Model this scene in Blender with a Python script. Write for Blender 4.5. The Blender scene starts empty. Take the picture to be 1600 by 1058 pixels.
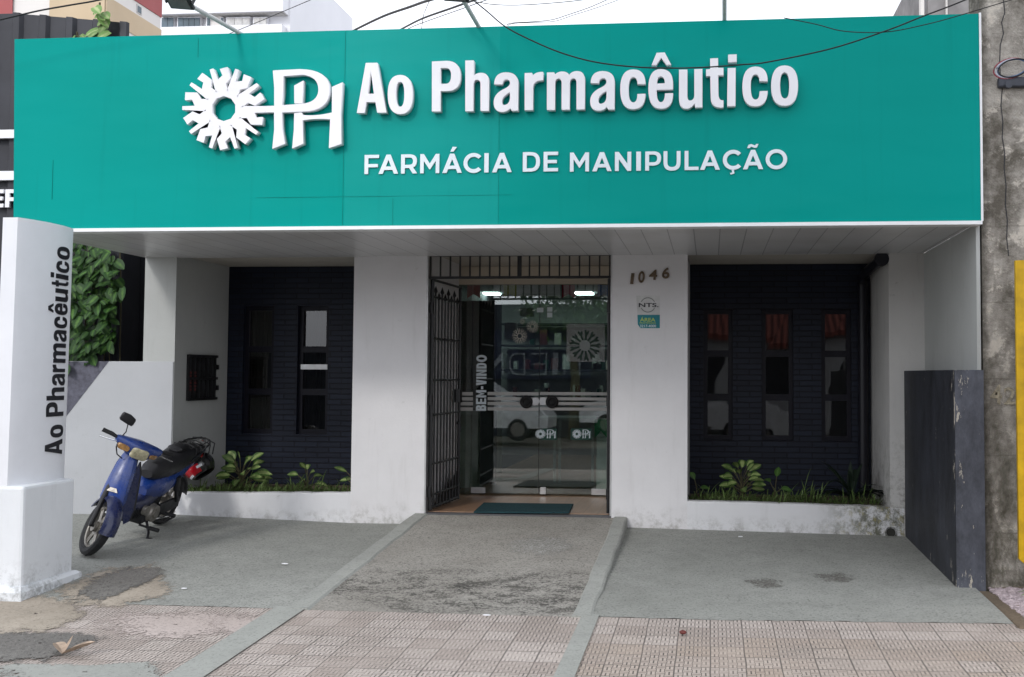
import bpy, bmesh, math, random
from mathutils import Vector, Matrix
random.seed(7)
rad = math.radians
S = bpy.context.scene
COL = S.collection

# ------------------------------------------------------------------ camera
F, CX, CY = 1640.0, 957.0, 512.0                     # focal length and principal point in photo pixels
ax = Vector((17557, 11, -1640)).normalized()
ay = Vector((153, 73, 1640)); ay = (ay - ay.dot(ax) * ax).normalized()
az = ax.cross(ay)
CAM = Vector((0, -10, 1.31))
cd = bpy.data.cameras.new('camera'); cam = bpy.data.objects.new('camera', cd); COL.objects.link(cam)
cd.sensor_fit = 'HORIZONTAL'; cd.sensor_width = 36; cd.lens = F / 1600 * 36
cd.shift_x = -(CX - 800) / 1600; cd.shift_y = (CY - 529) / 1600
cd.clip_start = .1; cd.clip_end = 2000
m = Matrix(((ax.x, -ax.y, -ax.z), (ay.x, -ay.y, -ay.z), (az.x, -az.y, -az.z))).to_4x4()
m.translation = CAM; cam.matrix_world = m
S.camera = cam

# ------------------------------------------------------------------ sky, sun, exposure
SUN_DIR = Vector((.34, 1, -.62)).normalized()        # the way the light travels
EL = math.asin(-SUN_DIR.z); AZ = math.atan2(-SUN_DIR.x, -SUN_DIR.y)
W = bpy.data.worlds.new('World'); S.world = W; W.use_nodes = True
nt = W.node_tree; bg = nt.nodes['Background']; bg.inputs[1].default_value = .15
sky = nt.nodes.new('ShaderNodeTexSky'); sky.sky_type = 'NISHITA'; sky.sun_disc = False
sky.sun_elevation = EL; sky.sun_rotation = AZ; sky.dust_density = 4; sky.air_density = 1
bw = nt.nodes.new('ShaderNodeRGBToBW'); nt.links.new(sky.outputs[0], bw.inputs[0])
tc = nt.nodes.new('ShaderNodeTexCoord'); nz = nt.nodes.new('ShaderNodeTexNoise'); nz.inputs['Scale'].default_value = 2.2; nz.inputs['Detail'].default_value = 5
nt.links.new(tc.outputs['Generated'], nz.inputs['Vector'])
rmp = nt.nodes.new('ShaderNodeValToRGB'); rmp.color_ramp.elements[0].position = .3; rmp.color_ramp.elements[1].position = .7
rmp.color_ramp.elements[0].color = (7.4, 7.8, 8.7, 1); rmp.color_ramp.elements[1].color = (9.2, 9.5, 10.3, 1)
nt.links.new(nz.outputs[0], rmp.inputs[0])
mx = nt.nodes.new('ShaderNodeMix'); mx.data_type = 'RGBA'; mx.inputs['Factor'].default_value = .82
nt.links.new(bw.outputs[0], mx.inputs['A']); nt.links.new(rmp.outputs[0], mx.inputs['B'])
nt.links.new(mx.outputs['Result'], bg.inputs[0])
sl = bpy.data.lights.new('sun', 'SUN'); sl.energy = .9; sl.angle = rad(8); sl.color = (1, .97, .93)
so = bpy.data.objects.new('sun', sl); COL.objects.link(so)
so.rotation_euler = SUN_DIR.to_track_quat('-Z', 'Y').to_euler()
S.view_settings.view_transform = 'Standard'; S.view_settings.look = 'None'
S.view_settings.exposure = 0.38; S.view_settings.gamma = 1

# ------------------------------------------------------------------ pixel measuring helpers (photo pixels -> points on real planes)
def ray(px, py):
    d = ax * 0
    v = Vector(((px - CX) / F, (py - CY) / F, 1.0))
    return Vector((v.dot(ax), v.dot(ay), v.dot(az)))
def at(px, py, Y):
    r = ray(px, py); return CAM + r * ((Y - CAM.y) / r.y)
def atX(px, py, X):
    r = ray(px, py); return CAM + r * ((X - CAM.x) / r.x)
def lerp(a, b, t): return a + (b - a) * t
def interp(x, xs):
    if x <= xs[0][0]: return xs[0][1]
    for (a, va), (b, vb) in zip(xs, xs[1:]):
        if x <= b: return lerp(va, vb, (x - a) / (b - a))
    return xs[-1][1]
def gz(x, y):                                       # height of the paved ground
    zb = interp(x, [(-5.3, -.104), (-3.5, -.156), (-.8, -.15), (1.8, -.185)])
    zf = interp(x, [(0, -.3), (1.9, -.275)])
    if y >= 0: return zb
    if y >= -3: return lerp(zf, zb, (y + 3) / 3)
    if y >= -5.6: return zf - .036 * (-3 - y)
    return -.56
def gat(px, py, off=0.0):                           # pixel -> point on that ground
    r = ray(px, py); t = 6.0
    for _ in range(40):
        p = CAM + r * t
        t = (gz(p.x, p.y) + off - CAM.z) / r.z * .5 + t * .5
    return CAM + r * t

# ------------------------------------------------------------------ materials
MATS = {}
def nodes(name, base, rough=.8, spec=.4, metal=0.0):
    mt = bpy.data.materials.new(name); mt.use_nodes = True; MATS[name] = mt
    n = mt.node_tree.nodes; b = n['Principled BSDF']
    b.inputs['Base Color'].default_value = (*base, 1); b.inputs['Roughness'].default_value = rough
    b.inputs['Specular IOR Level'].default_value = spec; b.inputs['Metallic'].default_value = metal
    return mt, n, mt.node_tree.links, b
def coords(n, l, scale=(1, 1, 1), kind='Object'):
    t = n.new('ShaderNodeTexCoord'); mp = n.new('ShaderNodeMapping'); mp.inputs['Scale'].default_value = scale
    l.new(t.outputs[kind], mp.inputs[0]); return mp.outputs[0]
def noise(n, l, vec, scale, detail=5, rough=.6, dist=0):
    t = n.new('ShaderNodeTexNoise'); t.inputs['Scale'].default_value = scale; t.inputs['Detail'].default_value = detail
    t.inputs['Roughness'].default_value = rough; t.inputs['Distortion'].default_value = dist
    l.new(vec, t.inputs['Vector']); return t.outputs[0]
def ramp(n, l, fac, a, b, ca=(0, 0, 0, 1), cb=(1, 1, 1, 1)):
    r = n.new('ShaderNodeValToRGB'); e = r.color_ramp.elements
    e[0].position = a; e[1].position = b; e[0].color = ca; e[1].color = cb
    l.new(fac, r.inputs[0]); return r.outputs[0]
def mix(n, l, fac, a, b, blend='MIX'):
    x = n.new('ShaderNodeMix'); x.data_type = 'RGBA'; x.blend_type = blend
    for s, v in (('Factor', fac), ('A', a), ('B', b)):
        if isinstance(v, tuple): x.inputs[s].default_value = (*v[:3], 1)
        elif isinstance(v, (int, float)): x.inputs[s].default_value = v
        else: l.new(v, x.inputs[s])
    return x.outputs['Result']
def math_(n, l, op, a, b=0.0, c=None):
    x = n.new('ShaderNodeMath'); x.operation = op
    for i, v in enumerate((a, b) if c is None else (a, b, c)):
        if isinstance(v, (int, float)): x.inputs[i].default_value = v
        else: l.new(v, x.inputs[i])
    return x.outputs[0]
def bump(n, l, b, h, strength, dist=.01):
    x = n.new('ShaderNodeBump'); x.inputs['Strength'].default_value = strength; x.inputs['Distance'].default_value = dist
    l.new(h, x.inputs['Height']); l.new(x.outputs[0], b.inputs['Normal'])
def plain(name, base, rough=.6, metal=0.0, var=.12, scale=6, bmp=0.0, bscale=60, spec=.4, coat=0.0):
    mt, n, l, b = nodes(name, base, rough, spec, metal)
    v = coords(n, l)
    f = noise(n, l, v, scale)
    dk = tuple(c * (1 - 2 * var) for c in base); lt = tuple(min(1, c * (1 + var)) for c in base)
    l.new(ramp(n, l, f, .3, .7, (*dk, 1), (*lt, 1)), b.inputs['Base Color'])
    l.new(ramp(n, l, noise(n, l, v, scale * 2.3), .3, .7, (rough * .8,) * 3 + (1,), (min(1, rough * 1.15),) * 3 + (1,)), b.inputs['Roughness'])
    if bmp: bump(n, l, b, noise(n, l, v, bscale), bmp)
    if coat: b.inputs['Coat Weight'].default_value = coat; b.inputs['Coat Roughness'].default_value = .12
    return mt
def plaster(name, base, dirt=(.24, .23, .2), amount=.5, green=0.0, zlow=None, zspan=.3, bmp=.25, moss=None):
    """painted render: faint mottling, grime blotches, flaking near zlow"""
    mt, n, l, b = nodes(name, base, .85, .25)
    v = coords(n, l)
    big = noise(n, l, v, 1.3, 6, .65); fine = noise(n, l, v, 28, 4)
    st = noise(n, l, coords(n, l, (5, 5, .6)), 1.6, 5, .7)
    c = mix(n, l, ramp(n, l, big, .35, .75), tuple(x * .93 for x in base), tuple(min(.9, x * 1.04) for x in base))
    c = mix(n, l, math_(n, l, 'MULTIPLY', ramp(n, l, st, .56, .8), .3 * amount), c, dirt)
    c = mix(n, l, math_(n, l, 'MULTIPLY', ramp(n, l, noise(n, l, v, 7, 8, .75), .62, .74), .5 * amount), c, dirt)
    sc = ramp(n, l, noise(n, l, coords(n, l, (2.5, 2.5, 9)), 3.3, 7, .8), .7, .74)
    c = mix(n, l, math_(n, l, 'MULTIPLY', sc, .35 * min(1, amount * 1.5)), c, dirt)
    if zlow is not None:
        sp = n.new('ShaderNodeSeparateXYZ'); g = n.new('ShaderNodeNewGeometry'); l.new(g.outputs['Position'], sp.inputs[0])
        mr = n.new('ShaderNodeMapRange'); l.new(sp.outputs[2], mr.inputs[0])
        mr.inputs[1].default_value = zlow; mr.inputs[2].default_value = zlow + zspan; mr.inputs[3].default_value = 1; mr.inputs[4].default_value = 0
        k = math_(n, l, 'MULTIPLY', mr.outputs[0], ramp(n, l, noise(n, l, v, 9, 8, .8), .47, .62))
        c = mix(n, l, math_(n, l, 'MULTIPLY', k, .8), c, dirt)
        if green:
            g2 = math_(n, l, 'MULTIPLY', mr.outputs[0], ramp(n, l, noise(n, l, v, 4, 8, .8), .5, .6))
            c = mix(n, l, math_(n, l, 'MULTIPLY', g2, green), c, (.05, .065, .02))
    if moss:
        g = n.new('ShaderNodeNewGeometry'); sp2 = n.new('ShaderNodeSeparateXYZ'); l.new(g.outputs['Position'], sp2.inputs[0])
        mr2 = n.new('ShaderNodeMapRange'); l.new(sp2.outputs[0], mr2.inputs[0])
        for i, q in enumerate((moss[0], moss[1], 0.0, 1.0)): mr2.inputs[i + 1].default_value = q
        k = math_(n, l, 'MULTIPLY', mr2.outputs[0], ramp(n, l, noise(n, l, v, 8, 9, .8), .44, .56))
        c = mix(n, l, math_(n, l, 'MULTIPLY', k, .85), c, (.06, .062, .025))
        k = math_(n, l, 'MULTIPLY', mr2.outputs[0], ramp(n, l, noise(n, l, v, 15, 9, .8), .52, .6))
        c = mix(n, l, math_(n, l, 'MULTIPLY', k, .8), c, (.3, .27, .13))
    l.new(c, b.inputs['Base Color'])
    h = mix(n, l, .4, fine, noise(n, l, v, 90, 3)); h = mix(n, l, .55, h, noise(n, l, coords(n, l, (1, 1, .5)), 5, 4, .6))
    bump(n, l, b, h, bmp * 1.3, .014)
    return mt

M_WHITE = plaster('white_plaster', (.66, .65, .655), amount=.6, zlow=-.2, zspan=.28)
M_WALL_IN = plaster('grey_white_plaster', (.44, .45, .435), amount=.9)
M_LOW = plaster('low_wall_plaster', (.44, .45, .465), amount=.7)
M_PILASTER = plaster('worn_plaster', (.56, .55, .53), (.2, .19, .17), amount=1.3, zlow=.1, zspan=.8)
M_PLANTER = plaster('planter_plaster', (.66, .66, .67), (.2, .19, .17), amount=.55, zlow=-.2, zspan=.2, green=.15, moss=(1.0, 1.45))
M_MOSSY = plaster('mossy_plaster', (.42, .42, .36), (.07, .07, .04), amount=1.8, zlow=-.25, zspan=.6, green=.9, bmp=.5)
M_SIGNPOST = plaster('sign_column_paint', (.76, .77, .8), (.3, .3, .3), amount=.12, bmp=.08)
M_BASE = plaster('column_base_paint', (.72, .74, .76), (.15, .15, .14), amount=.4, zlow=-.3, zspan=.3, bmp=.3)
M_BEIGE = plaster('beige_plaster', (.62, .55, .45), amount=.15, bmp=.1)
M_CEIL = plaster('recess_ceiling_paint', (.5, .47, .42), amount=.2, bmp=.1)
M_BLACK = plain('black_iron', (.012, .012, .013), .45, 0, .2, 20, .1)
M_RUBBER = plain('black_rubber', (.018, .018, .019), .75, 0, .2, 20, .15)
M_METAL = plain('bare_metal', (.55, .55, .55), .35, .9, .1, 12)
M_ALU = plain('grey_aluminium', (.5, .5, .5), .4, .6, .08, 8)
M_LETTER = plain('white_letter', (.8, .8, .83), .45, 0, .03, 3)
M_VINYL = plain('white_vinyl', (.72, .8, .84), .5, 0, .03, 5)
M_TRIM = plain('white_trim', (.82, .83, .84), .4, 0, .04, 3)
M_INK = plain('dark_ink', (.012, .013, .018), .5, 0, .2, 30)
M_CABLE = plain('cable_black', (.012, .012, .014), .6, 0, .1, 10)

def mat_sign():
    mt, n, l, b = nodes('teal_vinyl', (0, .3, .27), .3, .05)
    v = coords(n, l)
    f = noise(n, l, coords(n, l, (.35, 1, .6)), 1.1, 3, .5)
    c = mix(n, l, ramp(n, l, f, .3, .7), (.0, .27, .232), (.0, .315, .285))
    wear = ramp(n, l, noise(n, l, v, 90, 2, .5), .76, .8)
    c = mix(n, l, math_(n, l, 'MULTIPLY', wear, .1), c, (.3, .5, .48))
    drip = ramp(n, l, noise(n, l, coords(n, l, (9, 1, .35)), 1.4, 4, .6), .56, .75)
    c = mix(n, l, math_(n, l, 'MULTIPLY', drip, .32), c, (.0, .2, .18))
    sp = n.new('ShaderNodeSeparateXYZ'); l.new(v, sp.inputs[0])            # uneven reflections of the vinyl sheets painted as tint, stepped at the joints
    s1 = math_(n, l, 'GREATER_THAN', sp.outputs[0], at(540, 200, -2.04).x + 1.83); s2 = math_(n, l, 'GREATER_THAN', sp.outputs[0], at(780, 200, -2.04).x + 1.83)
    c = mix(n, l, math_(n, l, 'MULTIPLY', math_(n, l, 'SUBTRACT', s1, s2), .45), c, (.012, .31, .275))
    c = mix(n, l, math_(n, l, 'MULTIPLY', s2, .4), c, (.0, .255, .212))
    l.new(c, b.inputs['Base Color'])
    h = noise(n, l, coords(n, l, (.8, 1, 2.2)), 1.6, 2, .4)
    bump(n, l, b, h, .18, .05)
    return mt
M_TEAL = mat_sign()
M_SEAM = plain('teal_seam', (0, .215, .18), .5, spec=.1)

def mat_brick():
    mt, n, l, b = nodes('navy_painted_brick', (.012, .013, .026), .5, .25)
    t = n.new('ShaderNodeTexCoord'); sx = n.new('ShaderNodeSeparateXYZ'); cb = n.new('ShaderNodeCombineXYZ')
    l.new(t.outputs['Object'], sx.inputs[0]); l.new(sx.outputs[0], cb.inputs[0]); l.new(sx.outputs[2], cb.inputs[1])
    br = n.new('ShaderNodeTexBrick'); l.new(cb.outputs[0], br.inputs['Vector'])
    br.inputs['Scale'].default_value = 1; br.inputs['Brick Width'].default_value = .26; br.inputs['Row Height'].default_value = .058
    br.inputs['Mortar Size'].default_value = .006; br.inputs['Mortar Smooth'].default_value = .4
    br.inputs['Color1'].default_value = (.006, .0088, .0185, 1); br.inputs['Color2'].default_value = (.0095, .014, .028, 1); br.inputs['Mortar'].default_value = (.004, .004, .009, 1)
    c = mix(n, l, ramp(n, l, noise(n, l, t.outputs['Object'], 25, 5), .66, .75), br.outputs[0], (.018, .019, .03))
    l.new(c, b.inputs['Base Color'])
    h = mix(n, l, .25, math_(n, l, 'SUBTRACT', 1.0, br.outputs['Fac']), noise(n, l, t.outputs['Object'], 40, 4))
    bump(n, l, b, h, .7, .012)
    return mt
M_BRICK = mat_brick()
M_FRAME = plain('navy_frame', (.005, .005, .011), .45, spec=.2)

def mat_soffit():
    mt, n, l, b = nodes('grey_pvc_planks', (.4, .4, .4), .32, .5)
    t = n.new('ShaderNodeTexCoord'); sp = n.new('ShaderNodeSeparateXYZ'); l.new(t.outputs['Object'], sp.inputs[0])
    u = math_(n, l, 'MULTIPLY', sp.outputs[0], 4.8); fr = math_(n, l, 'FRACT', u); fl = math_(n, l, 'FLOOR', u)
    wn = n.new('ShaderNodeTexWhiteNoise'); wn.noise_dimensions = '1D'; l.new(fl, wn.inputs['W'])
    gr = math_(n, l, 'GREATER_THAN', math_(n, l, 'ABSOLUTE', math_(n, l, 'SUBTRACT', fr, .5)), .482)
    c = mix(n, l, wn.outputs[0], (.55, .55, .565), (.6, .6, .605))
    c = mix(n, l, ramp(n, l, noise(n, l, t.outputs['Object'], 1.8, 5, .6), .45, .8), c, (.47, .46, .45))
    c = mix(n, l, math_(n, l, 'MULTIPLY', gr, .65), c, (.1, .1, .11))
    l.new(c, b.inputs['Base Color'])
    bump(n, l, b, math_(n, l, 'SUBTRACT', 1.0, gr), .5, .004)
    return mt
M_SOFFIT = mat_soffit()

def mat_concrete(name, base, dark, light, coarse=.35, speck=.5, wet=None, bmp=.5):
    mt, n, l, b = nodes(name, base, .88, .3)
    v = coords(n, l)
    big = noise(n, l, v, .9, 6, .65); mid = noise(n, l, v, 6, 8, .75); fine = noise(n, l, v, 42, 5, .75)
    c = mix(n, l, ramp(n, l, big, .3, .72), dark, light)
    c = mix(n, l, math_(n, l, 'MULTIPLY', ramp(n, l, mid, .48, .72), coarse), c, tuple(x * .55 for x in base))
    c = mix(n, l, math_(n, l, 'MULTIPLY', ramp(n, l, fine, .54, .68), speck), c, tuple(x * .6 for x in base))
    c = mix(n, l, math_(n, l, 'MULTIPLY', ramp(n, l, noise(n, l, v, 70, 3), .62, .68), speck * .6), c, tuple(min(.8, x * 1.8) for x in base))
    c = mix(n, l, math_(n, l, 'MULTIPLY', ramp(n, l, noise(n, l, v, 58, 2, .4), .58, .66), min(1, speck * 1.3)), c, tuple(x * .42 for x in base))
    c = mix(n, l, math_(n, l, 'MULTIPLY', ramp(n, l, noise(n, l, v, 23, 6, .85), .55, .62), min(1, speck)), c, tuple(x * .62 for x in base))
    if wet:                                          # crumbling, stained band around y = wet
        sp = n.new('ShaderNodeSeparateXYZ'); l.new(v, sp.inputs[0])
        wob = math_(n, l, 'MULTIPLY', math_(n, l, 'SUBTRACT', noise(n, l, v, 1.7, 4, .6), .5), 1.3)
        d = math_(n, l, 'ABSOLUTE', math_(n, l, 'SUBTRACT', math_(n, l, 'ADD', sp.outputs[1], wob), wet[0]))
        k = ramp(n, l, d, wet[1] * .3, wet[1], (1, 1, 1, 1), (0, 0, 0, 1))
        cr = noise(n, l, coords(n, l, (1, 1.8, 1)), 3.2, 9, .8)
        blot = math_(n, l, 'MULTIPLY', k, ramp(n, l, cr, .4, .62))
        grain = math_(n, l, 'ADD', noise(n, l, v, 48, 4, .75), math_(n, l, 'MULTIPLY', math_(n, l, 'SUBTRACT', blot, .5), .3))
        c = mix(n, l, math_(n, l, 'MULTIPLY', blot, .35), c, (.16, .15, .13))
        c = mix(n, l, math_(n, l, 'MULTIPLY', math_(n, l, 'MULTIPLY', ramp(n, l, grain, .48, .56), k), .8), c, (.055, .052, .046))
        vo = n.new('ShaderNodeTexVoronoi'); vo.feature = 'DISTANCE_TO_EDGE'; vo.inputs['Scale'].default_value = 2.6
        dv = n.new('ShaderNodeMix'); dv.data_type = 'VECTOR'; dv.inputs['Factor'].default_value = .16; nv = n.new('ShaderNodeTexNoise'); nv.inputs['Scale'].default_value = 7; nv.inputs['Detail'].default_value = 6; l.new(v, nv.inputs['Vector'])
        l.new(v, dv.inputs[4]); l.new(nv.outputs[1], dv.inputs[5]); l.new(dv.outputs[1], vo.inputs['Vector'])
        ck = math_(n, l, 'MULTIPLY', ramp(n, l, vo.outputs[0], .0, .016, (1, 1, 1, 1), (0, 0, 0, 1)), math_(n, l, 'MULTIPLY', k, ramp(n, l, cr, .44, .5)))
        c = mix(n, l, math_(n, l, 'MULTIPLY', ck, .8), c, (.03, .028, .025))
        top = ramp(n, l, math_(n, l, 'ADD', sp.outputs[1], math_(n, l, 'MULTIPLY', wob, .8)), -1.5, -.4)
        c = mix(n, l, math_(n, l, 'MULTIPLY', top, .4), c, (.27, .225, .18))
    l.new(c, b.inputs['Base Color'])
    bump(n, l, b, mix(n, l, .5, fine, mid), bmp, .012)
    return mt
M_DRIVE = mat_concrete('grey_green_cement', (.305, .31, .285), (.255, .26, .235), (.35, .353, .325), .45, .5, bmp=1)
M_RAMP = mat_concrete('worn_ramp_cement', (.33, .31, .275), (.28, .262, .23), (.38, .365, .33), .5, .7, (-2.45, .95), 1.0)
M_STRIP = mat_concrete('smooth_cement_strip', (.33, .335, .31), (.29, .295, .27), (.36, .365, .335), .3, .25, bmp=.4)
M_SAND = mat_concrete('sandy_cement', (.36, .31, .24), (.29, .25, .2), (.46, .4, .33), .4, .35)
M_AGG = mat_concrete('dark_aggregate', (.19, .18, .165), (.13, .12, .11), (.24, .23, .21), .6, 1.0, bmp=1)
M_ASPH = mat_concrete('asphalt', (.06, .06, .06), (.05, .05, .05), (.075, .075, .075), .3, .5)
M_DIRT = mat_concrete('dirt', (.16, .12, .085), (.11, .085, .06), (.2, .155, .11), .4, .5, bmp=.8)
M_GROUND = mat_concrete('bare_ground', (.2, .18, .15), (.15, .135, .11), (.24, .22, .18), .4, .4)

def mat_tiles():
    """pink-grey cement tiles, 20 cm, stamped with a basket weave of short grooves"""
    mt, n, l, b = nodes('stamped_cement_tile', (.4, .36, .33), .82, .3)
    t = n.new('ShaderNodeTexCoord'); sp = n.new('ShaderNodeSeparateXYZ'); l.new(t.outputs['Object'], sp.inputs[0])
    X, Y = sp.outputs[0], sp.outputs[1]
    jit = noise(n, l, t.outputs['Object'], 3, 2)
    X = math_(n, l, 'ADD', X, math_(n, l, 'MULTIPLY', math_(n, l, 'SUBTRACT', jit, .5), .012))
    tx, ty = math_(n, l, 'MULTIPLY', X, 5), math_(n, l, 'MULTIPLY', Y, 5)
    ix, iy = math_(n, l, 'FLOOR', tx), math_(n, l, 'FLOOR', ty)
    cb = n.new('ShaderNodeCombineXYZ'); l.new(ix, cb.inputs[0]); l.new(iy, cb.inputs[1])
    wn = n.new('ShaderNodeTexWhiteNoise'); wn.noise_dimensions = '3D'; l.new(cb.outputs[0], wn.inputs['Vector'])
    # joints
    def edge(f, w):
        return math_(n, l, 'GREATER_THAN', math_(n, l, 'ABSOLUTE', math_(n, l, 'SUBTRACT', math_(n, l, 'FRACT', f), .5)), math_(n, l, 'SUBTRACT', .5, w))
    wv = math_(n, l, 'MULTIPLY_ADD', wn.outputs[0], .02, .008)
    joint = math_(n, l, 'MAXIMUM', edge(tx, wv), edge(ty, math_(n, l, 'MULTIPLY', wv, 1.2)))
    # basket weave, 4 cells per tile
    cx, cy = math_(n, l, 'MULTIPLY', X, 20), math_(n, l, 'MULTIPLY', Y, 20)
    par = math_(n, l, 'MODULO', math_(n, l, 'ABSOLUTE', math_(n, l, 'ADD', math_(n, l, 'FLOOR', cx), math_(n, l, 'FLOOR', cy))), 2.0)
    par = math_(n, l, 'GREATER_THAN', par, .5)
    sel = n.new('ShaderNodeMix'); l.new(par, sel.inputs['Factor']); l.new(cx, sel.inputs['A']); l.new(cy, sel.inputs['B'])
    g1 = math_(n, l, 'GREATER_THAN', math_(n, l, 'ABSOLUTE', math_(n, l, 'SUBTRACT', math_(n, l, 'FRACT', math_(n, l, 'MULTIPLY', sel.outputs['Result'], 2.0)), .5)), .33)
    wear = ramp(n, l, noise(n, l, t.outputs['Object'], 1.6, 6, .7), .3, .55)
    g1 = math_(n, l, 'MULTIPLY', g1, math_(n, l, 'MULTIPLY_ADD', wear, .75, .25))
    gm = math_(n, l, 'MAXIMUM', math_(n, l, 'MULTIPLY', g1, .92), math_(n, l, 'MULTIPLY', joint, .85))
    c = mix(n, l, wn.outputs[0], (.4, .34, .3), (.54, .475, .43))
    # a band of browner tiles
    xr = math_(n, l, 'GREATER_THAN', X, -.8); yr = math_(n, l, 'LESS_THAN', Y, -3.4)
    brown = math_(n, l, 'MULTIPLY', math_(n, l, 'MULTIPLY', xr, yr), ramp(n, l, noise(n, l, cb.outputs[0], .7, 2), .3, .6))
    c = mix(n, l, math_(n, l, 'MULTIPLY', brown, .7), c, (.41, .33, .265))
    c = mix(n, l, ramp(n, l, noise(n, l, t.outputs['Object'], 1.1, 7, .7), .52, .75), c, (.37, .32, .28))
    c = mix(n, l, math_(n, l, 'MULTIPLY', ramp(n, l, noise(n, l, t.outputs['Object'], 60, 4, .7), .52, .7), .35), c, (.25, .22, .2))
    c = mix(n, l, gm, c, (.085, .075, .068))
    l.new(c, b.inputs['Base Color'])
    bump(n, l, b, math_(n, l, 'SUBTRACT', 1.0, gm), .5, .004)
    return mt
M_TILE = mat_tiles()

def mat_wood():
    mt, n, l, b = nodes('wood_laminate', (.3, .17, .1), .3, .5)
    v = coords(n, l, (6, .8, 1))
    c = mix(n, l, ramp(n, l, noise(n, l, v, 2.5, 6, .6), .3, .7), (.26, .145, .085), (.4, .25, .16))
    t = n.new('ShaderNodeTexCoord'); sp = n.new('ShaderNodeSeparateXYZ'); l.new(t.outputs['Object'], sp.inputs[0])
    fr = math_(n, l, 'FRACT', math_(n, l, 'MULTIPLY', sp.outputs[0], 7))
    c = mix(n, l, math_(n, l, 'MULTIPLY', math_(n, l, 'LESS_THAN', fr, .04), .6), c, (.1, .06, .04))
    l.new(c, b.inputs['Base Color']); return mt
M_WOOD = mat_wood()

def mat_glass(name, tint, refl):
    mt = bpy.data.materials.new(name); mt.use_nodes = True; n = mt.node_tree.nodes; l = mt.node_tree.links
    n.remove(n['Principled BSDF']); out = n['Material Output']
    tr = n.new('ShaderNodeBsdfTransparent'); tr.inputs[0].default_value = (*tint, 1)
    gl = n.new('ShaderNodeBsdfGlossy'); gl.inputs['Roughness'].default_value = .005
    fr = n.new('ShaderNodeFresnel'); fr.inputs[0].default_value = 1.5
    f = math_(n, l, 'MULTIPLY', fr.outputs[0], refl)
    v = coords(n, l); h = noise(n, l, v, 1.1, 1)
    bp = n.new('ShaderNodeBump'); bp.inputs['Strength'].default_value = .04; bp.inputs['Distance'].default_value = .02
    l.new(h, bp.inputs['Height']); l.new(bp.outputs[0], gl.inputs['Normal'])
    ms = n.new('ShaderNodeMixShader'); l.new(f, ms.inputs[0]); l.new(tr.outputs[0], ms.inputs[1]); l.new(gl.outputs[0], ms.inputs[2])
    l.new(ms.outputs[0], out.inputs[0]); return mt
M_GLASS = mat_glass('door_glass', (.78, .85, .82), 3.6)
M_PANE = mat_glass('window_glass', (.35, .38, .38), 1.7)
M_FROST = None
def mat_frost():
    mt = bpy.data.materials.new('frosted_film'); mt.use_nodes = True; n = mt.node_tree.nodes; l = mt.node_tree.links
    b = n['Principled BSDF']; b.inputs['Base Color'].default_value = (.7, .72, .72, 1); b.inputs['Roughness'].default_value = .7
    b.inputs['Alpha'].default_value = .2
    l.new(ramp(n, l, noise(n, l, coords(n, l), 8), .3, .7, (.6, .62, .62, 1), (.75, .77, .77, 1)), b.inputs['Base Color'])
    return mt
M_FROST = mat_frost()

def mat_concwall():
    mt, n, l, b = nodes('weathered_concrete', (.3, .27, .23), .9, .2)
    v = coords(n, l)
    c = mix(n, l, ramp(n, l, noise(n, l, v, 2.2, 9, .75), .4, .6), (.13, .116, .095), (.48, .445, .395))
    c = mix(n, l, ramp(n, l, noise(n, l, v, 4.5, 8, .75), .54, .6), c, (.58, .53, .46))
    sp = n.new('ShaderNodeSeparateXYZ'); l.new(v, sp.inputs[0])
    low = ramp(n, l, sp.outputs[2], .0, .75, (1, 1, 1, 1), (0, 0, 0, 1))
    mr = n.new('ShaderNodeMapRange'); l.new(sp.outputs[2], mr.inputs[0])
    for i, q in enumerate((-.2, 2.4, 1.0, .05)): mr.inputs[i + 1].default_value = q
    st = ramp(n, l, noise(n, l, coords(n, l, (1, 1, .6)), 4.2, 9, .78), .45, .56)
    c = mix(n, l, math_(n, l, 'MULTIPLY', math_(n, l, 'MULTIPLY', st, mr.outputs[0]), .85), c, (.058, .054, .032))
    st2 = ramp(n, l, noise(n, l, v, 9, 9, .8), .58, .64)
    c = mix(n, l, math_(n, l, 'MULTIPLY', math_(n, l, 'MULTIPLY', st2, mr.outputs[0]), .8), c, (.02, .02, .014))
    # bluish damp patch behind the cable box, black edge by the sign, joints between pours
    fr = math_(n, l, 'ABSOLUTE', math_(n, l, 'SUBTRACT', math_(n, l, 'FRACT', math_(n, l, 'MULTIPLY', math_(n, l, 'ADD', sp.outputs[2], math_(n, l, 'MULTIPLY', noise(n, l, v, 2), .05)), 1.75)), .5))
    c = mix(n, l, math_(n, l, 'MULTIPLY', math_(n, l, 'GREATER_THAN', fr, .49), .3), c, (.1, .09, .075))
    edge = ramp(n, l, math_(n, l, 'ADD', sp.outputs[0], math_(n, l, 'MULTIPLY', noise(n, l, v, 14, 5, .7), .12)), .06, .12, (1, 1, 1, 1), (0, 0, 0, 1))
    c = mix(n, l, math_(n, l, 'MULTIPLY', edge, .7), c, (.05, .045, .035))
    l.new(c, b.inputs['Base Color'])
    bump(n, l, b, mix(n, l, .5, noise(n, l, v, 20, 8, .75), noise(n, l, v, 70, 3)), .9, .02)
    return mt
M_CONC = mat_concwall()

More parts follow.
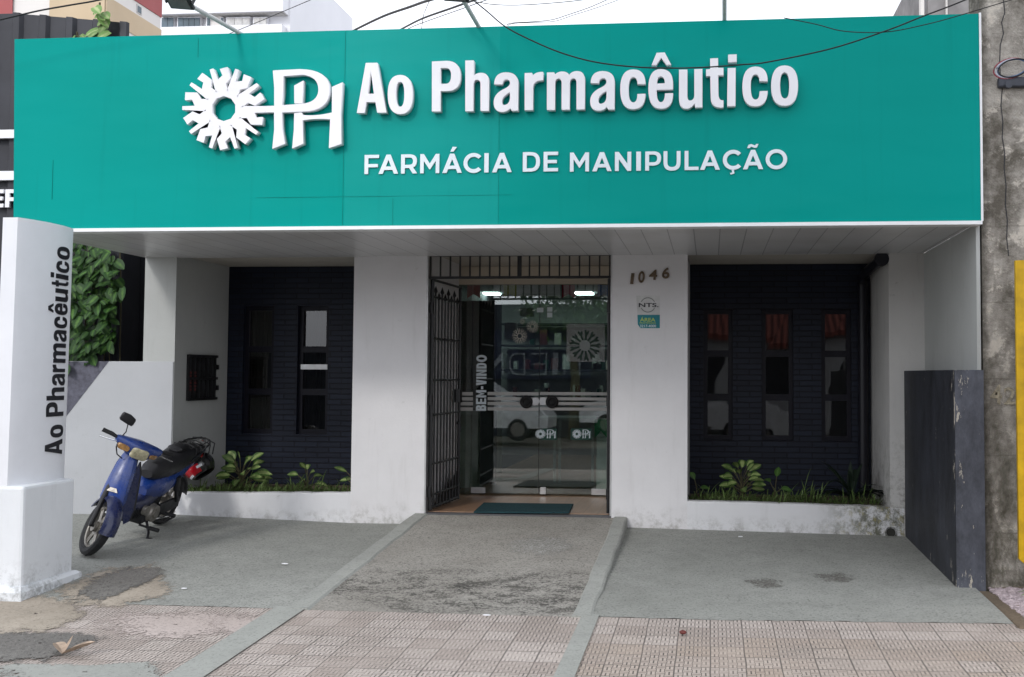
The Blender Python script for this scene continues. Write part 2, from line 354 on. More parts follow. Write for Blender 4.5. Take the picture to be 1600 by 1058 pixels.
def mat_flaking(name, base, thr):
    mt, n, l, b = nodes(name, base, .6, .4)
    v = coords(n, l)
    c = mix(n, l, ramp(n, l, noise(n, l, coords(n, l, (1, 1, .5)), 3.4, 8, .75), .36, .66), tuple(x * .45 for x in base), tuple(x * 1.7 for x in base))
    sp = n.new('ShaderNodeSeparateXYZ'); l.new(v, sp.inputs[0])
    d = math_(n, l, 'ABSOLUTE', math_(n, l, 'SUBTRACT', sp.outputs[1], -.06))
    dx = math_(n, l, 'ABSOLUTE', math_(n, l, 'SUBTRACT', sp.outputs[0], -.0))
    near = ramp(n, l, math_(n, l, 'ADD', d, math_(n, l, 'MULTIPLY', dx, .6)), .03, .2, (1, 1, 1, 1), (0, 0, 0, 1))
    fl = math_(n, l, 'ADD', noise(n, l, coords(n, l, (4, 4, 1.1)), 3.4, 8, .7), math_(n, l, 'MULTIPLY', near, .1))
    k = ramp(n, l, fl, thr, thr + .015)
    c = mix(n, l, k, c, (.42, .38, .32))
    l.new(c, b.inputs['Base Color'])
    bump(n, l, b, mix(n, l, .6, math_(n, l, 'SUBTRACT', 1.0, k), noise(n, l, v, 30)), .4, .006)
    return mt
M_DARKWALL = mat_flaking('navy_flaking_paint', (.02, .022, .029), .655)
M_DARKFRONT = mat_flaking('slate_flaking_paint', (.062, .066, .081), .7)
M_DIAG = plain('slate_paint', (.1, .1, .13), .7, 0, .2, 20, .4)
M_CORR = plain('charcoal_cladding', (.028, .029, .036), .45, .3, .15, 2)
M_YELLOW = plain('yellow_paint', (.62, .37, .004), .5, 0, .2, 5, .15)

def mat_leaf(name, edge, centre, split=.5):
    mt, n, l, b = nodes(name, edge, .5, .22)
    t = n.new('ShaderNodeTexCoord'); sp = n.new('ShaderNodeSeparateXYZ'); l.new(t.outputs['UV'], sp.inputs[0])
    d = math_(n, l, 'MULTIPLY', math_(n, l, 'ABSOLUTE', math_(n, l, 'SUBTRACT', sp.outputs[0], .5)), 2.0)
    v = coords(n, l)
    d = math_(n, l, 'ADD', d, math_(n, l, 'MULTIPLY', math_(n, l, 'SUBTRACT', noise(n, l, v, 60, 4), .5), .5))
    c = mix(n, l, ramp(n, l, d, split - .12, split + .12), centre, edge)
    c = mix(n, l, ramp(n, l, noise(n, l, v, 5, 3), .35, .7), c, tuple(x * .6 for x in edge))
    l.new(c, b.inputs['Base Color'])
    b.inputs['Subsurface Weight'].default_value = 0
    return mt
M_DIEF = mat_leaf('variegated_leaf', (.05, .105, .022), (.3, .37, .14), .5)
M_LEAF = mat_leaf('green_leaf', (.06, .13, .03), (.1, .2, .05), .3)
M_IVY = mat_leaf('ivy_leaf', (.02, .062, .011), (.075, .165, .03), .3)
M_VINE = mat_leaf('pale_vine_leaf', (.16, .28, .08), (.36, .42, .2), .3)
M_AGAVE = mat_leaf('dark_strap_leaf', (.012, .022, .014), (.02, .035, .02), .4)
M_GRASS = mat_leaf('grass_blade', (.09, .15, .04), (.2, .25, .1), .3)
M_STEM = plain('plant_stem', (.09, .08, .04), .8)

# ------------------------------------------------------------------ mesh helpers
class MB:
    def __init__(s): s.bm = bmesh.new(); s.uv = None
    def poly(s, pts): s.bm.faces.new([s.bm.verts.new(p) for p in pts]); return s
    def box(s, x0, x1, y0, y1, z0, z1, bev=0.0):
        b = bmesh.new(); vs = [b.verts.new((x, y, z)) for x in (x0, x1) for y in (y0, y1) for z in (z0, z1)]
        for f in ((0, 1, 3, 2), (4, 6, 7, 5), (0, 4, 5, 1), (2, 3, 7, 6), (0, 2, 6, 4), (1, 5, 7, 3)): b.faces.new([vs[i] for i in f])
        if bev: bmesh.ops.bevel(b, geom=b.edges[:], offset=bev, segments=2, affect='EDGES', profile=.5)
        s.join(b); return s
    def join(s, b, mat=None):
        if mat is not None: b.transform(mat)
        me = bpy.data.meshes.new('tmp'); b.to_mesh(me); b.free(); s.bm.from_mesh(me); bpy.data.meshes.remove(me); return s
    def tube(s, pts, r, seg=8, cap=True):
        pts = [Vector(p) for p in pts]; rr = r if isinstance(r, (list, tuple)) else [r] * len(pts); rings = []
        up = Vector((0, 0, 1))
        for i, p in enumerate(pts):
            d = (pts[min(i + 1, len(pts) - 1)] - pts[max(i - 1, 0)]).normalized()
            a = d.cross(up if abs(d.z) < .95 else Vector((1, 0, 0))).normalized(); c = d.cross(a)
            rings.append([s.bm.verts.new(p + (a * math.cos(t) + c * math.sin(t)) * rr[i]) for t in [2 * math.pi * k / seg for k in range(seg)]])
        for A, B in zip(rings, rings[1:]):
            for k in range(seg): s.bm.faces.new((A[k], A[(k + 1) % seg], B[(k + 1) % seg], B[k]))
        if cap: s.bm.faces.new(rings[0][::-1]); s.bm.faces.new(rings[-1])
        return s
    def loft(s, rings, cap=True, close=True):
        R = [[s.bm.verts.new(p) for p in r] for r in rings]; n = len(R[0])
        for A, B in zip(R, R[1:]):
            for k in range(n if close else n - 1): s.bm.faces.new((A[k], A[(k + 1) % n], B[(k + 1) % n], B[k]))
        if cap and close: s.bm.faces.new(R[0][::-1]); s.bm.faces.new(R[-1])
        return s
    def disc(s, c, ax_, r, h, seg=24, r2=None):      # short cylinder, centre c, along ax_
        ax_ = Vector(ax_).normalized(); c = Vector(c); return s.tube([c - ax_ * h / 2, c + ax_ * h / 2], [r, r if r2 is None else r2], seg)
    def torus(s, c, ax_, R, r, seg=40, sub=10, squash=1.0):
        ax_ = Vector(ax_).normalized(); a = ax_.orthogonal().normalized(); b = ax_.cross(a); c = Vector(c); rings = []
        for i in range(seg):
            t = 2 * math.pi * i / seg; d = a * math.cos(t) + b * math.sin(t)
            rings.append([s.bm.verts.new(c + d * (R + r * math.cos(u)) + ax_ * r * squash * math.sin(u)) for u in [2 * math.pi * k / sub for k in range(sub)]])
        for i in range(seg):
            A, B = rings[i], rings[(i + 1) % seg]
            for k in range(sub): s.bm.faces.new((A[k], A[(k + 1) % sub], B[(k + 1) % sub], B[k]))
        return s
    def prism(s, pts2, fn, h0, h1):                  # polygon pts2 mapped by fn(u,v,h)
        A = [s.bm.verts.new(fn(u, v, h0)) for u, v in pts2]; B = [s.bm.verts.new(fn(u, v, h1)) for u, v in pts2]
        n = len(A); s.bm.faces.new(A[::-1]); s.bm.faces.new(B)
        for k in range(n): s.bm.faces.new((A[k], A[(k + 1) % n], B[(k + 1) % n], B[k]))
        return s
    def leaf(s, base, direction, up, L, Wd, droop=.3, fold=.15, heart=0.0, seg=6):
        """one leaf blade with UVs (u across, v along)"""
        if s.uv is None: s.uv = s.bm.loops.layers.uv.verify()
        d = Vector(direction).normalized(); up = Vector(up); side = d.cross(up)
        if side.length < 1e-3: side = d.orthogonal()
        side.normalize(); nrm = side.cross(d).normalized(); base = Vector(base); rows = []
        for i in range(seg + 1):
            t = i / seg
            w = math.sin(math.pi * min(1, t * (1 - heart) + heart * .5 + .02)) ** (.8) * (1 - t ** 3 * .4) if heart else math.sin(math.pi * min(.999, t * .93 + .05)) ** .85
            if i == seg: w = .02
            w *= Wd / 2; c = base + d * (L * t) - Vector((0, 0, 1)) * (droop * L * t * t)
            rows.append([(s.bm.verts.new(c - side * w + nrm * fold * w), 0, t), (s.bm.verts.new(c), .5, t), (s.bm.verts.new(c + side * w + nrm * fold * w), 1, t)])
        for A, B in zip(rows, rows[1:]):
            for k in (0, 1):
                q = (A[k], A[k + 1], B[k + 1], B[k]); f = s.bm.faces.new([x[0] for x in q])
                for lp, x in zip(f.loops, q): lp[s.uv].uv = (x[1], x[2])
        return s
    def build(s, name, mat, parent=None, smooth=False, local=False, normals=True):
        if normals: bmesh.ops.recalc_face_normals(s.bm, faces=s.bm.faces[:])
        me = bpy.data.meshes.new(name)
        off = Vector()
        if parent is not None and not local:
            p = parent
            while p is not None: off += p.location; p = p.parent
        elif parent is None and not local:
            xs = [v.co for v in s.bm.verts]
            off = Vector(((min(v.x for v in xs) + max(v.x for v in xs)) / 2, (min(v.y for v in xs) + max(v.y for v in xs)) / 2, min(v.z for v in xs)))
            if name in WORLD_ORIGIN: off = Vector()
        s.bm.transform(Matrix.Translation(-off)); s.bm.to_mesh(me); s.bm.free()
        if smooth:
            me.polygons.foreach_set('use_smooth', [True] * len(me.polygons))
            try: me.set_sharp_from_angle(angle=rad(35))
            except Exception: pass
        me.materials.append(mat)
        o = bpy.data.objects.new(name, me); COL.objects.link(o)
        if parent is not None: o.parent = parent
        elif not local: o.location = off
        return o
WORLD_ORIGIN = {'sidewalk', 'driveway', 'ramp', 'ground', 'road', 'cement_strip', 'kerb'}

def thing(name, label, cat, loc, group=None, rot=None):
    o = bpy.data.objects.new(name, None); COL.objects.link(o); o.location = loc; o.empty_display_size = .2
    if rot: o.rotation_euler = rot
    return tag(o, label, cat, group)
def tag(o, label, cat, group=None):
    o['label'] = label; o['category'] = cat
    if group: o['group'] = group
    return o
def kind(o, k='structure', label=None, cat=None):
    o['kind'] = k
    if label: o['label'] = label; o['category'] = cat
    return o
def relabel(o, label): o['label'] = label; return o
def grid_patch(x0, x1, y0, y1, nx, ny, zf):
    mb = MB(); V = [[mb.bm.verts.new((lerp(x0, x1, i / nx), lerp(y0, y1, j / ny), zf(lerp(x0, x1, i / nx), lerp(y0, y1, j / ny)))) for j in range(ny + 1)] for i in range(nx + 1)]
    for i in range(nx):
        for j in range(ny): mb.bm.faces.new((V[i][j], V[i + 1][j], V[i + 1][j + 1], V[i][j + 1]))
    return mb

# ------------------------------------------------------------------ lettering
def flat(path):
    """TrueType-style contour: tuples (x,y) on curve, (x,y,0) off curve -> polyline"""
    P = []
    n = len(path)
    for i, p in enumerate(path):
        q = path[(i + 1) % n]; P.append(p)
        if len(p) == 3 and len(q) == 3: P.append(((p[0] + q[0]) / 2, (p[1] + q[1]) / 2))
    while len(P[0]) == 3: P = P[1:] + P[:1]
    out = []; n = len(P); i = 0
    while i < n:
        p = P[i]; out.append((p[0], p[1])); q = P[(i + 1) % n]
        if len(q) == 3:
            r = P[(i + 2) % n]
            for k in range(1, 8):
                t = k / 8; out.append(((1 - t) ** 2 * p[0] + 2 * t * (1 - t) * q[0] + t * t * r[0], (1 - t) ** 2 * p[1] + 2 * t * (1 - t) * q[1] + t * t * r[1]))
            i += 2
        else: i += 1
    return out
def ell(x0, x1, y0, y1):
    xm, ym = (x0 + x1) / 2, (y0 + y1) / 2
    return [(x0, ym), (x0, y0, 0), (xm, y0), (x1, y0, 0), (x1, ym), (x1, y1, 0), (xm, y1), (x0, y1, 0)]
def fill(contours, depth):
    """polylines [(u,v)] -> bmesh of a filled, extruded plate; u->x, v->y, thickness in z 0..depth"""
    cu = bpy.data.curves.new('tmp', 'CURVE'); cu.dimensions = '2D'; cu.fill_mode = 'BOTH'; cu.extrude = depth / 2
    for c in contours:
        sp = cu.splines.new('POLY'); sp.points.add(len(c) - 1); sp.use_cyclic_u = True
        for p, q in zip(sp.points, c): p.co = (q[0], q[1], 0, 1)
    o = bpy.data.objects.new('tmp', cu); me = bpy.data.meshes.new_from_object(o)
    b = bmesh.new(); b.from_mesh(me); bpy.data.objects.remove(o); bpy.data.curves.remove(cu); bpy.data.meshes.remove(me)
    bmesh.ops.remove_doubles(b, verts=b.verts[:], dist=1e-5)
    b.transform(Matrix.Translation((0, 0, depth / 2))); return b
def plate_xz(contours, yfront, depth):
    """contours in world (x,z); front face at yfront, reaching back by depth"""
    b = fill(contours, depth)
    b.transform(Matrix(((1, 0, 0, 0), (0, 0, 1, yfront), (0, 1, 0, 0), (0, 0, 0, 1)))); return b
ZA = lambda x, y: (550 + x / 6.6667, 80 + y / 6.6667)
ZB = lambda x, y: (760 + x / 6.6667, 80 + y / 6.6667)
ZC = lambda x, y: (1000 + x / 6.1538, 80 + y / 6.1538)
def zz(f, path, dx=0, dy=0): return [tuple([f(p[0], p[1])[0] + dx, f(p[0], p[1])[1] + dy] + ([0] if len(p) == 3 else [])) for p in path]
g_a = [[(80, 345), (85, 220, 0), (205, 220), (330, 220, 0), (330, 335), (330, 620), (262, 620), (248, 592), (215, 632, 0), (165, 632), (75, 632, 0), (75, 535), (75, 450, 0), (170, 400), (243, 368, 0), (245, 335), (245, 293, 0), (210, 293), (170, 293, 0), (165, 345)],
       [(245, 425), (160, 470, 0), (160, 520), (160, 562, 0), (190, 560), (240, 552, 0), (245, 490)]]
g_c = [[(1228, 290), (1150, 288), (1150, 222, 0), (1110, 222), (1065, 222, 0), (1065, 340), (1065, 465, 0), (1110, 465), (1150, 465, 0), (1150, 385), (1228, 382), (1226, 530, 0), (1106, 530), (985, 530, 0), (985, 340), (985, 148, 0), (1110, 148), (1228, 148, 0)]]
GL = {   # every glyph in photo pixels
 'A': [zz(ZA, [(143, 122), (262, 120), (358, 640), (262, 640), (243, 530), (150, 530), (132, 643), (50, 643)]), zz(ZA, [(195, 205), (228, 443), (167, 443)])],
 'o': [zz(ZA, ell(372, 632, 247, 655)), zz(ZA, ell(457, 545, 318, 578))],
 'P': [zz(ZA, [(832, 107), (985, 100), (1130, 100, 0), (1130, 258), (1130, 415, 0), (985, 415), (922, 415), (922, 627), (832, 628)]), zz(ZA, [(922, 175), (975, 173), (1032, 173, 0), (1032, 255), (1032, 338, 0), (975, 340), (922, 340)])],
 'h': [zz(ZA, [(1180, 97), (1268, 95), (1268, 255), (1300, 225, 0), (1345, 225), (1425, 225, 0), (1425, 315), (1425, 622), (1338, 622), (1338, 345), (1338, 297, 0), (1300, 297), (1264, 297, 0), (1264, 350), (1264, 625), (1180, 625)])],
 'a': [zz(ZB, c) for c in g_a],
 'r': [zz(ZB, [(398, 228), (475, 225), (480, 262), (500, 215, 0), (590, 216), (590, 303), (490, 300, 0), (485, 375), (485, 612), (398, 615)])],
 'm': [zz(ZB, [(630, 222), (705, 220), (710, 248), (740, 212, 0), (790, 212), (845, 212, 0), (862, 248), (890, 207, 0), (945, 207), (1025, 207, 0), (1025, 300), (1025, 605), (938, 607), (938, 335), (938, 281, 0), (905, 281), (867, 283, 0), (867, 338), (867, 608), (783, 610), (783, 337), (783, 284, 0), (750, 284), (714, 286, 0), (714, 337), (714, 612), (630, 612)])],
 'a2': [zz(ZB, c, 150.8, -1.9) for c in g_a],
 'c': [zz(ZC, c, -191, 4.4) for c in g_c],
 'e': [zz(ZC, [(317, 368), (160, 372), (160, 490, 0), (200, 490), (238, 490, 0), (240, 405), (318, 402), (318, 553, 0), (200, 553), (80, 553, 0), (80, 360), (80, 172, 0), (200, 172), (317, 172, 0), (317, 310)]), zz(ZC, [(163, 312), (163, 242, 0), (200, 242), (238, 242, 0), (238, 308)])],
 '^': [zz(ZC, [(160, 15), (238, 12), (300, 130), (255, 131), (203, 62), (155, 133), (112, 133)])],
 'u': [zz(ZC, [(375, 178), (455, 177), (455, 420), (455, 475, 0), (480, 475), (522, 472, 0), (522, 420), (522, 173), (600, 171), (600, 540), (530, 541), (525, 502), (490, 553, 0), (445, 553), (375, 553, 0), (375, 450)])],
 't': [zz(ZC, [(675, 70), (750, 67), (752, 160), (803, 160), (803, 232), (752, 232), (755, 420), (758, 470, 0), (790, 472), (803, 472), (803, 540), (680, 556, 0), (680, 440), (675, 238), (635, 240), (635, 175), (675, 172)])],
 'i': [zz(ZC, [(843, 162), (920, 160), (918, 528), (838, 530)])],
 '.': [zz(ZC, [(848, 33), (930, 30), (930, 103), (848, 105)])],
 'c2': [zz(ZC, c) for c in g_c],
 'o2': [zz(ZC, ell(1262, 1520, 137, 525)), zz(ZC, ell(1347, 1437, 203, 455))],
}
def cap(ch, w, h, s):
    """plain bold capitals drawn in a w x h box with stem s -> contours (TrueType style)"""
    A_ = 1.12 * s
    if ch == 'A':
        xl = lambda y: A_ + y * (w / 2 - .55 * s) / h
        yt = (w / 2 - A_) * h / (w / 2 - .55 * s)
        return [[(0, 0), (A_, 0), (xl(.2 * h), .2 * h), (w - xl(.2 * h), .2 * h), (w - A_, 0), (w, 0), (w / 2 + .55 * s, h), (w / 2 - .55 * s, h)],
                [(xl(.38 * h), .38 * h), (w - xl(.38 * h), .38 * h), (w / 2, yt)]]
    if ch == 'F': return [[(0, 0), (s, 0), (s, .35 * h), (.93 * w, .35 * h), (.93 * w, .35 * h + .85 * s), (s, .35 * h + .85 * s), (s, h - .85 * s), (w, h - .85 * s), (w, h), (0, h)]]
    if ch == 'E': return [[(0, 0), (w, 0), (w, .85 * s), (s, .85 * s), (s, .5 * h - .42 * s), (.92 * w, .5 * h - .42 * s), (.92 * w, .5 * h + .42 * s), (s, .5 * h + .42 * s), (s, h - .85 * s), (w, h - .85 * s), (w, h), (0, h)]]
    if ch == 'L': return [[(0, 0), (w, 0), (w, .85 * s), (s, .85 * s), (s, h), (0, h)]]
    if ch == 'I': return [[(0, 0), (w, 0), (w, h), (0, h)]]
    if ch == 'H': return [[(0, 0), (s, 0), (s, .42 * h), (w - s, .42 * h), (w - s, 0), (w, 0), (w, h), (w - s, h), (w - s, .42 * h + .85 * s), (s, .42 * h + .85 * s), (s, h), (0, h)]]
    if ch == 'T': return [[(w / 2 - s / 2, 0), (w / 2 + s / 2, 0), (w / 2 + s / 2, h - .85 * s), (w, h - .85 * s), (w, h), (0, h), (0, h - .85 * s), (w / 2 - s / 2, h - .85 * s)]]
    if ch == 'V': return [[(0, h), (A_, h), (w / 2, 1.2 * s), (w - A_, h), (w, h), (w / 2 + .55 * s, 0), (w / 2 - .55 * s, 0)]]
    if ch == 'M': return [[(0, 0), (s * .95, 0), (s * .95, .64 * h), (w / 2 - .08 * s, .2 * h), (w / 2 + .08 * s, .2 * h), (w - s * .95, .64 * h), (w - s * .95, 0), (w, 0), (w, h), (w - .95 * s, h), (w / 2, .5 * h), (.95 * s, h), (0, h)]]
    if ch == 'N': return [[(0, 0), (s, 0), (s, .62 * h), (w - s, 0), (w, 0), (w, h), (w - s, h), (w - s, .38 * h), (s, h), (0, h)]]
    if ch in 'PRB':
        y0 = .32 * h if ch == 'P' else .36 * h; t = .85 * s
        if ch == 'B':
            return [[(0, 0), (.55 * w, 0), (w, 0, 0), (w, .27 * h), (w, .46 * h, 0), (.8 * w, .52 * h), (.94 * w, .6 * h, 0), (.94 * w, .74 * h), (.94 * w, h, 0), (.52 * w, h), (0, h)],
                    [(s, t), (s, .44 * h), (.52 * w, .44 * h), (w - s, .44 * h, 0), (w - s, .29 * h), (w - s, t, 0), (.52 * w, t)],
                    [(s, .44 * h + t), (s, h - t), (.5 * w, h - t), (.94 * w - s, h - t, 0), (.94 * w - s, .76 * h), (.94 * w - s, .44 * h + t, 0), (.5 * w, .44 * h + t)]]
        ym = (h + y0 - t * 0) / 2
        o = [(0, 0), (s, 0), (s, y0 - t * .35)] if ch == 'P' else [(0, 0), (s, 0), (s, y0 - t * .45), (.5 * w, y0 - t * .45), (w - 1.2 * s, 0), (w, 0), (.74 * w, y0 - t * .2)]
        if ch == 'P': o += [(.5 * w, y0 - t * .35), (w, y0 - t * .35, 0), (w, ym)]
        else: o += [(.97 * w, y0, 0), (.97 * w, ym)]
        o += [((w if ch == 'P' else .97 * w), h, 0), (.5 * w, h), (0, h)]
        wi = (w if ch == 'P' else .97 * w) - s; yb = y0 + t * (.65 if ch == 'P' else .55)
        return [o, [(s, yb), (s, h - t), (.5 * w, h - t), (wi, h - t, 0), (wi, (yb + h - t) / 2), (wi, yb, 0), (.5 * w, yb)]]
    if ch == 'D': return [[(0, 0), (.45 * w, 0), (w, 0, 0), (w, h / 2), (w, h, 0), (.45 * w, h), (0, h)], [(s, .85 * s), (s, h - .85 * s), (.45 * w, h - .85 * s), (w - s, h - .85 * s, 0), (w - s, h / 2), (w - s, .85 * s, 0), (.45 * w, .85 * s)]]
    if ch == 'U': return [[(0, h), (s, h), (s, .42 * h), (s, .85 * s, 0), (w / 2, .85 * s), (w - s, .85 * s, 0), (w - s, .42 * h), (w - s, h), (w, h), (w, .42 * h), (w, -.02 * h, 0), (w / 2, -.02 * h), (0, -.02 * h, 0), (0, .42 * h)]]
    if ch == 'O':
        k = .07
        def c(x0, x1, y0, y1):
            xm, ym = (x0 + x1) / 2, (y0 + y1) / 2; P = []
            for i in range(28): P.append((xm + (x1 - x0) / 2 * math.cos(i * math.pi / 14), ym + (y1 - y0) / 2 * math.sin(i * math.pi / 14)))
            return P
        return [c(0, w, -.02 * h, 1.02 * h), c(s, w - s, -.02 * h + .95 * s, 1.02 * h - .95 * s)]
    if ch == 'C':
        r0, cx_, cy_ = h * .52, h * .52, h / 2; o = []; a0 = 42
        for i in range(25): t = rad(a0 + (360 - 2 * a0) * i / 24); o.append((cx_ + r0 * math.cos(t), cy_ + r0 * math.sin(t)))
        for i in range(25): t = rad(360 - a0 - (360 - 2 * a0) * i / 24); o.append((cx_ + (r0 - s) * math.cos(t), cy_ + (r0 - s) * math.sin(t)))
        k = w / (max(p[0] for p in o)); return [[(p[0] * k, p[1]) for p in o]]
def cap_text(word, boxes, h, s):
    """contours for a word; boxes = [(x0,x1)] per letter, baseline 0"""
    out = []
    for ch, (a, b) in zip(word, boxes):
        base = {'Á': 'A', 'Ã': 'A', 'Ç': 'C'}.get(ch, ch); w = b - a
        for c in cap(base, w, h, s): out.append([(p[0] + a, p[1]) for p in flat(c)])
        m = (a + b) / 2
        if ch == 'Á': out.append([(m - .1 * h, h * 1.1), (m + .06 * h, h * 1.1), (m + .24 * h, h * 1.34), (m + .02 * h, h * 1.36)])
        if ch == 'Ã': out.append([(m - .3 * h, 1.1 * h), (m - .17 * h, 1.1 * h), (m - .1 * h, 1.17 * h), (m + .08 * h, 1.1 * h), (m + .2 * h, 1.12 * h), (m + .28 * h, 1.3 * h), (m + .16 * h, 1.3 * h), (m + .1 * h, 1.22 * h), (m - .08 * h, 1.3 * h), (m - .22 * h, 1.27 * h)])
        if ch == 'Ç': out.append([(m - .02 * h, -.03 * h), (m + .12 * h, -.03 * h), (m + .1 * h, -.08 * h), (m + .13 * h, -.2 * h), (m - .06 * h, -.26 * h), (m - .1 * h, -.18 * h), (m + .02 * h, -.15 * h)])
    return out
def spread(word, x0, x1, gap=.16):
    wd = {'I': .3, 'M': 1.1, 'O': 1.05, 'N': .95, '-': .45, ' ': .4}
    ws = [wd.get(c, .85) for c in word]; tot = sum(ws) + gap * (len(word) - 1); k = (x1 - x0) / tot; x = x0; out = []
    for w in ws: out.append((x, x + w * k)); x += (w + gap) * k
    return out
def font(body, h, width=None, bold=.0, shear=0.0):
    """small lettering from Blender's own typeface -> bmesh flat in xy (cap height h)"""
    cu = bpy.data.curves.new('tmp', 'FONT'); cu.body = body; cu.size = h / .7; cu.offset = bold * h; cu.extrude = .001; cu.shear = shear
    o = bpy.data.objects.new('tmp', cu); me = bpy.data.meshes.new_from_object(o); b = bmesh.new(); b.from_mesh(me)
    bpy.data.objects.remove(o); bpy.data.curves.remove(cu); bpy.data.meshes.remove(me)
    if width:
        x0 = min(v.co.x for v in b.verts); x1 = max(v.co.x for v in b.verts)
        for v in b.verts: v.co.x = (v.co.x - x0) * width / (x1 - x0)
    return b
XZ = lambda x, y, z: Matrix(((1, 0, 0, x), (0, 0, -1, y), (0, 1, 0, z), (0, 0, 0, 1)))   # text plane facing -Y
SUNRAY = [(165, -23), (370, -12), (370, 20), (260, 25), (285, 80), (347, 75), (343, 145), (240, 143), (205, 85), (130, 87)]
THINRAY = [(150, -9), (370, -8), (370, 22), (235, 24), (270, 80), (345, 78), (343, 112), (245, 112), (180, 30), (150, 22)]
LONGRAY = [(165, -23), (372, -22), (372, 35), (275, 37), (285, 80), (347, 75), (343, 145), (240, 143), (205, 85), (130, 87)]
def sunburst(cx, cy, k, rot=0.0, rays=None, long_bar=False):
    """ten forked rays round a ten-sided hole, (x right, y down), k = scale from the 375-unit drawing"""
    out = []
    for i in range(10):
        a = rot + i * math.pi / 5
        for j, (r, t) in enumerate(rays or (LONGRAY if long_bar and i == 5 else SUNRAY)):
            u = (-math.cos(a), -math.sin(a)); p = (math.sin(a), -math.cos(a))
            out.append((cx + k * (r * u[0] + t * p[0]), cy + k * (r * u[1] + t * p[1])))
    hole = [(cx + k * 108 * math.cos(rad(36 * i + 18)), cy + k * 112 * math.sin(rad(36 * i + 18))) for i in range(10)]
    return [out, hole]
PHM = [  # P, then H, in the drawing's units (y down)
 [(893, 115), (1130, 103), (1400, 105, 0), (1400, 285), (1400, 480, 0), (1150, 482), (975, 490), (978, 640), (1003, 768), (888, 815), (905, 640), (903, 487), (828, 490), (828, 433), (905, 430), (905, 270)],
 [(988, 165), (1160, 152), (1300, 170, 0), (1300, 290), (1295, 400, 0), (1150, 412), (975, 425), (985, 300)],
 [(1083, 250), (1165, 205), (1158, 408), (1085, 409)],
 [(1083, 497), (1150, 490), (1158, 512), (1280, 525, 0), (1420, 490), (1420, 262), (1515, 220), (1500, 500), (1505, 770), (1393, 808), (1405, 550), (1270, 540, 0), (1158, 560), (1165, 768), (1065, 812), (1080, 650)]]

# ================================================================== THE SETTING
kind(grid_patch(-60, 60, -60, 90, 12, 12, lambda x, y: -.62).build('ground', M_GROUND))
kind(MB().box(-60, 60, -13.2, -5.75, -.61, -.565).build('road', M_ASPH))
kind(MB().box(-60, 60, -5.75, -5.6, -.6, -.42, .012).build('kerb', M_STRIP))
kind(grid_patch(-9, 2.6, -5.6, -3.0, 40, 12, gz).build('sidewalk', M_TILE))
for x0, x1 in ((-5.64, -2.84), (-.8, 1.93)):
    mb = grid_patch(x0, x1, -3.0, .0, 60, 12, lambda x, y: gz(x, y) + .006)
    for v in mb.bm.verts:
        if v.co.y < -2.99: v.co.y += random.uniform(-.02, .012); v.co.z -= .004
    kind(mb.build('driveway', M_DRIVE))
kind(grid_patch(-9, -5.64, -3.0, .1, 12, 6, lambda x, y: gz(x, y) + .002).build('driveway', M_DRIVE))
def ramp_z(y): return lerp(-.3, -.055, min(1, (y + 3.02) / 3.0))
kind(grid_patch(-2.72, -.90, -3.02, .02, 30, 30, lambda x, y: ramp_z(y)).build('ramp', M_RAMP))
def kerb_mb(xa, xb, y0, y1, n=14, jit=.008):
    mb = MB(); rings = []
    for i in range(n + 1):
        y = lerp(y0, y1, i / n); zt = ramp_z(y) + .012; j = random.uniform(-jit, jit); k = random.uniform(-jit, jit)
        rings.append([(xa + j, y, zt - .25), (xa + j, y, zt - .012), (xa + j + .015, y, zt), (xb + k - .015, y, zt), (xb + k, y, zt - .012), (xb + k, y, zt - .25)])
    return mb.loft(rings)
kind(kerb_mb(-2.86, -2.71, -3.03, -.01).build('ramp_kerb', M_STRIP))
kind(kerb_mb(-.91, -.78, -3.03, -.01).build('ramp_kerb', M_STRIP))
kind(grid_patch(-2.96, -2.74, -5.6, -2.97, 3, 20, lambda x, y: gz(x, y) + .009).build('cement_strip', M_STRIP))
kind(grid_patch(-.85, -.735, -5.6, -2.97, 3, 20, lambda x, y: gz(x, y) + .009).build('cement_strip', M_STRIP))
def soft_edge(name, src, amount=.55, scale=9, grit=.7):
    """copy of a ground material that frays away in grains towards the rim of a patch (uv.x runs 0 centre .. 1 rim)"""
    mt = src.copy(); mt.name = name; n = mt.node_tree.nodes; l = mt.node_tree.links; b = n['Principled BSDF']
    t = n.new('ShaderNodeTexCoord'); sp = n.new('ShaderNodeSeparateXYZ'); l.new(t.outputs['UV'], sp.inputs[0])
    nz_ = math_(n, l, 'SUBTRACT', noise(n, l, t.outputs['Object'], scale, 9, .8), .5)
    e = math_(n, l, 'ADD', math_(n, l, 'SUBTRACT', .74, sp.outputs[0]), math_(n, l, 'MULTIPLY', nz_, amount * 2))
    gr = ramp(n, l, math_(n, l, 'ADD', noise(n, l, t.outputs['Object'], 46, 4, .7), math_(n, l, 'MULTIPLY', e, grit)), .5, .56)
    l.new(math_(n, l, 'MULTIPLY', ramp(n, l, e, .0, .12), gr), b.inputs['Alpha']); return mt
M_SANDS = soft_edge('frayed_sandy_cement', M_SAND); M_AGGS = soft_edge('frayed_aggregate', M_AGG, .6, 12); M_SMEAR = soft_edge('frayed_cement_smear', M_STRIP, .5, 5)
M_STAIN = soft_edge('frayed_dark_stain', mat_concrete('dark_stain', (.19, .185, .165), (.15, .146, .13), (.25, .24, .215), .5, .9), .9, 8, .12)
M_PALE = soft_edge('frayed_pale_wear', mat_concrete('pale_wear', (.42, .41, .38), (.36, .35, .32), (.46, .45, .42), .4, .5), .9, 8, .1)
M_PINK = soft_edge('frayed_pink_cement', mat_concrete('pink_cement', (.5, .42, .385), (.42, .355, .32), (.54, .465, .43), .25, .25), .7, 5, .3)
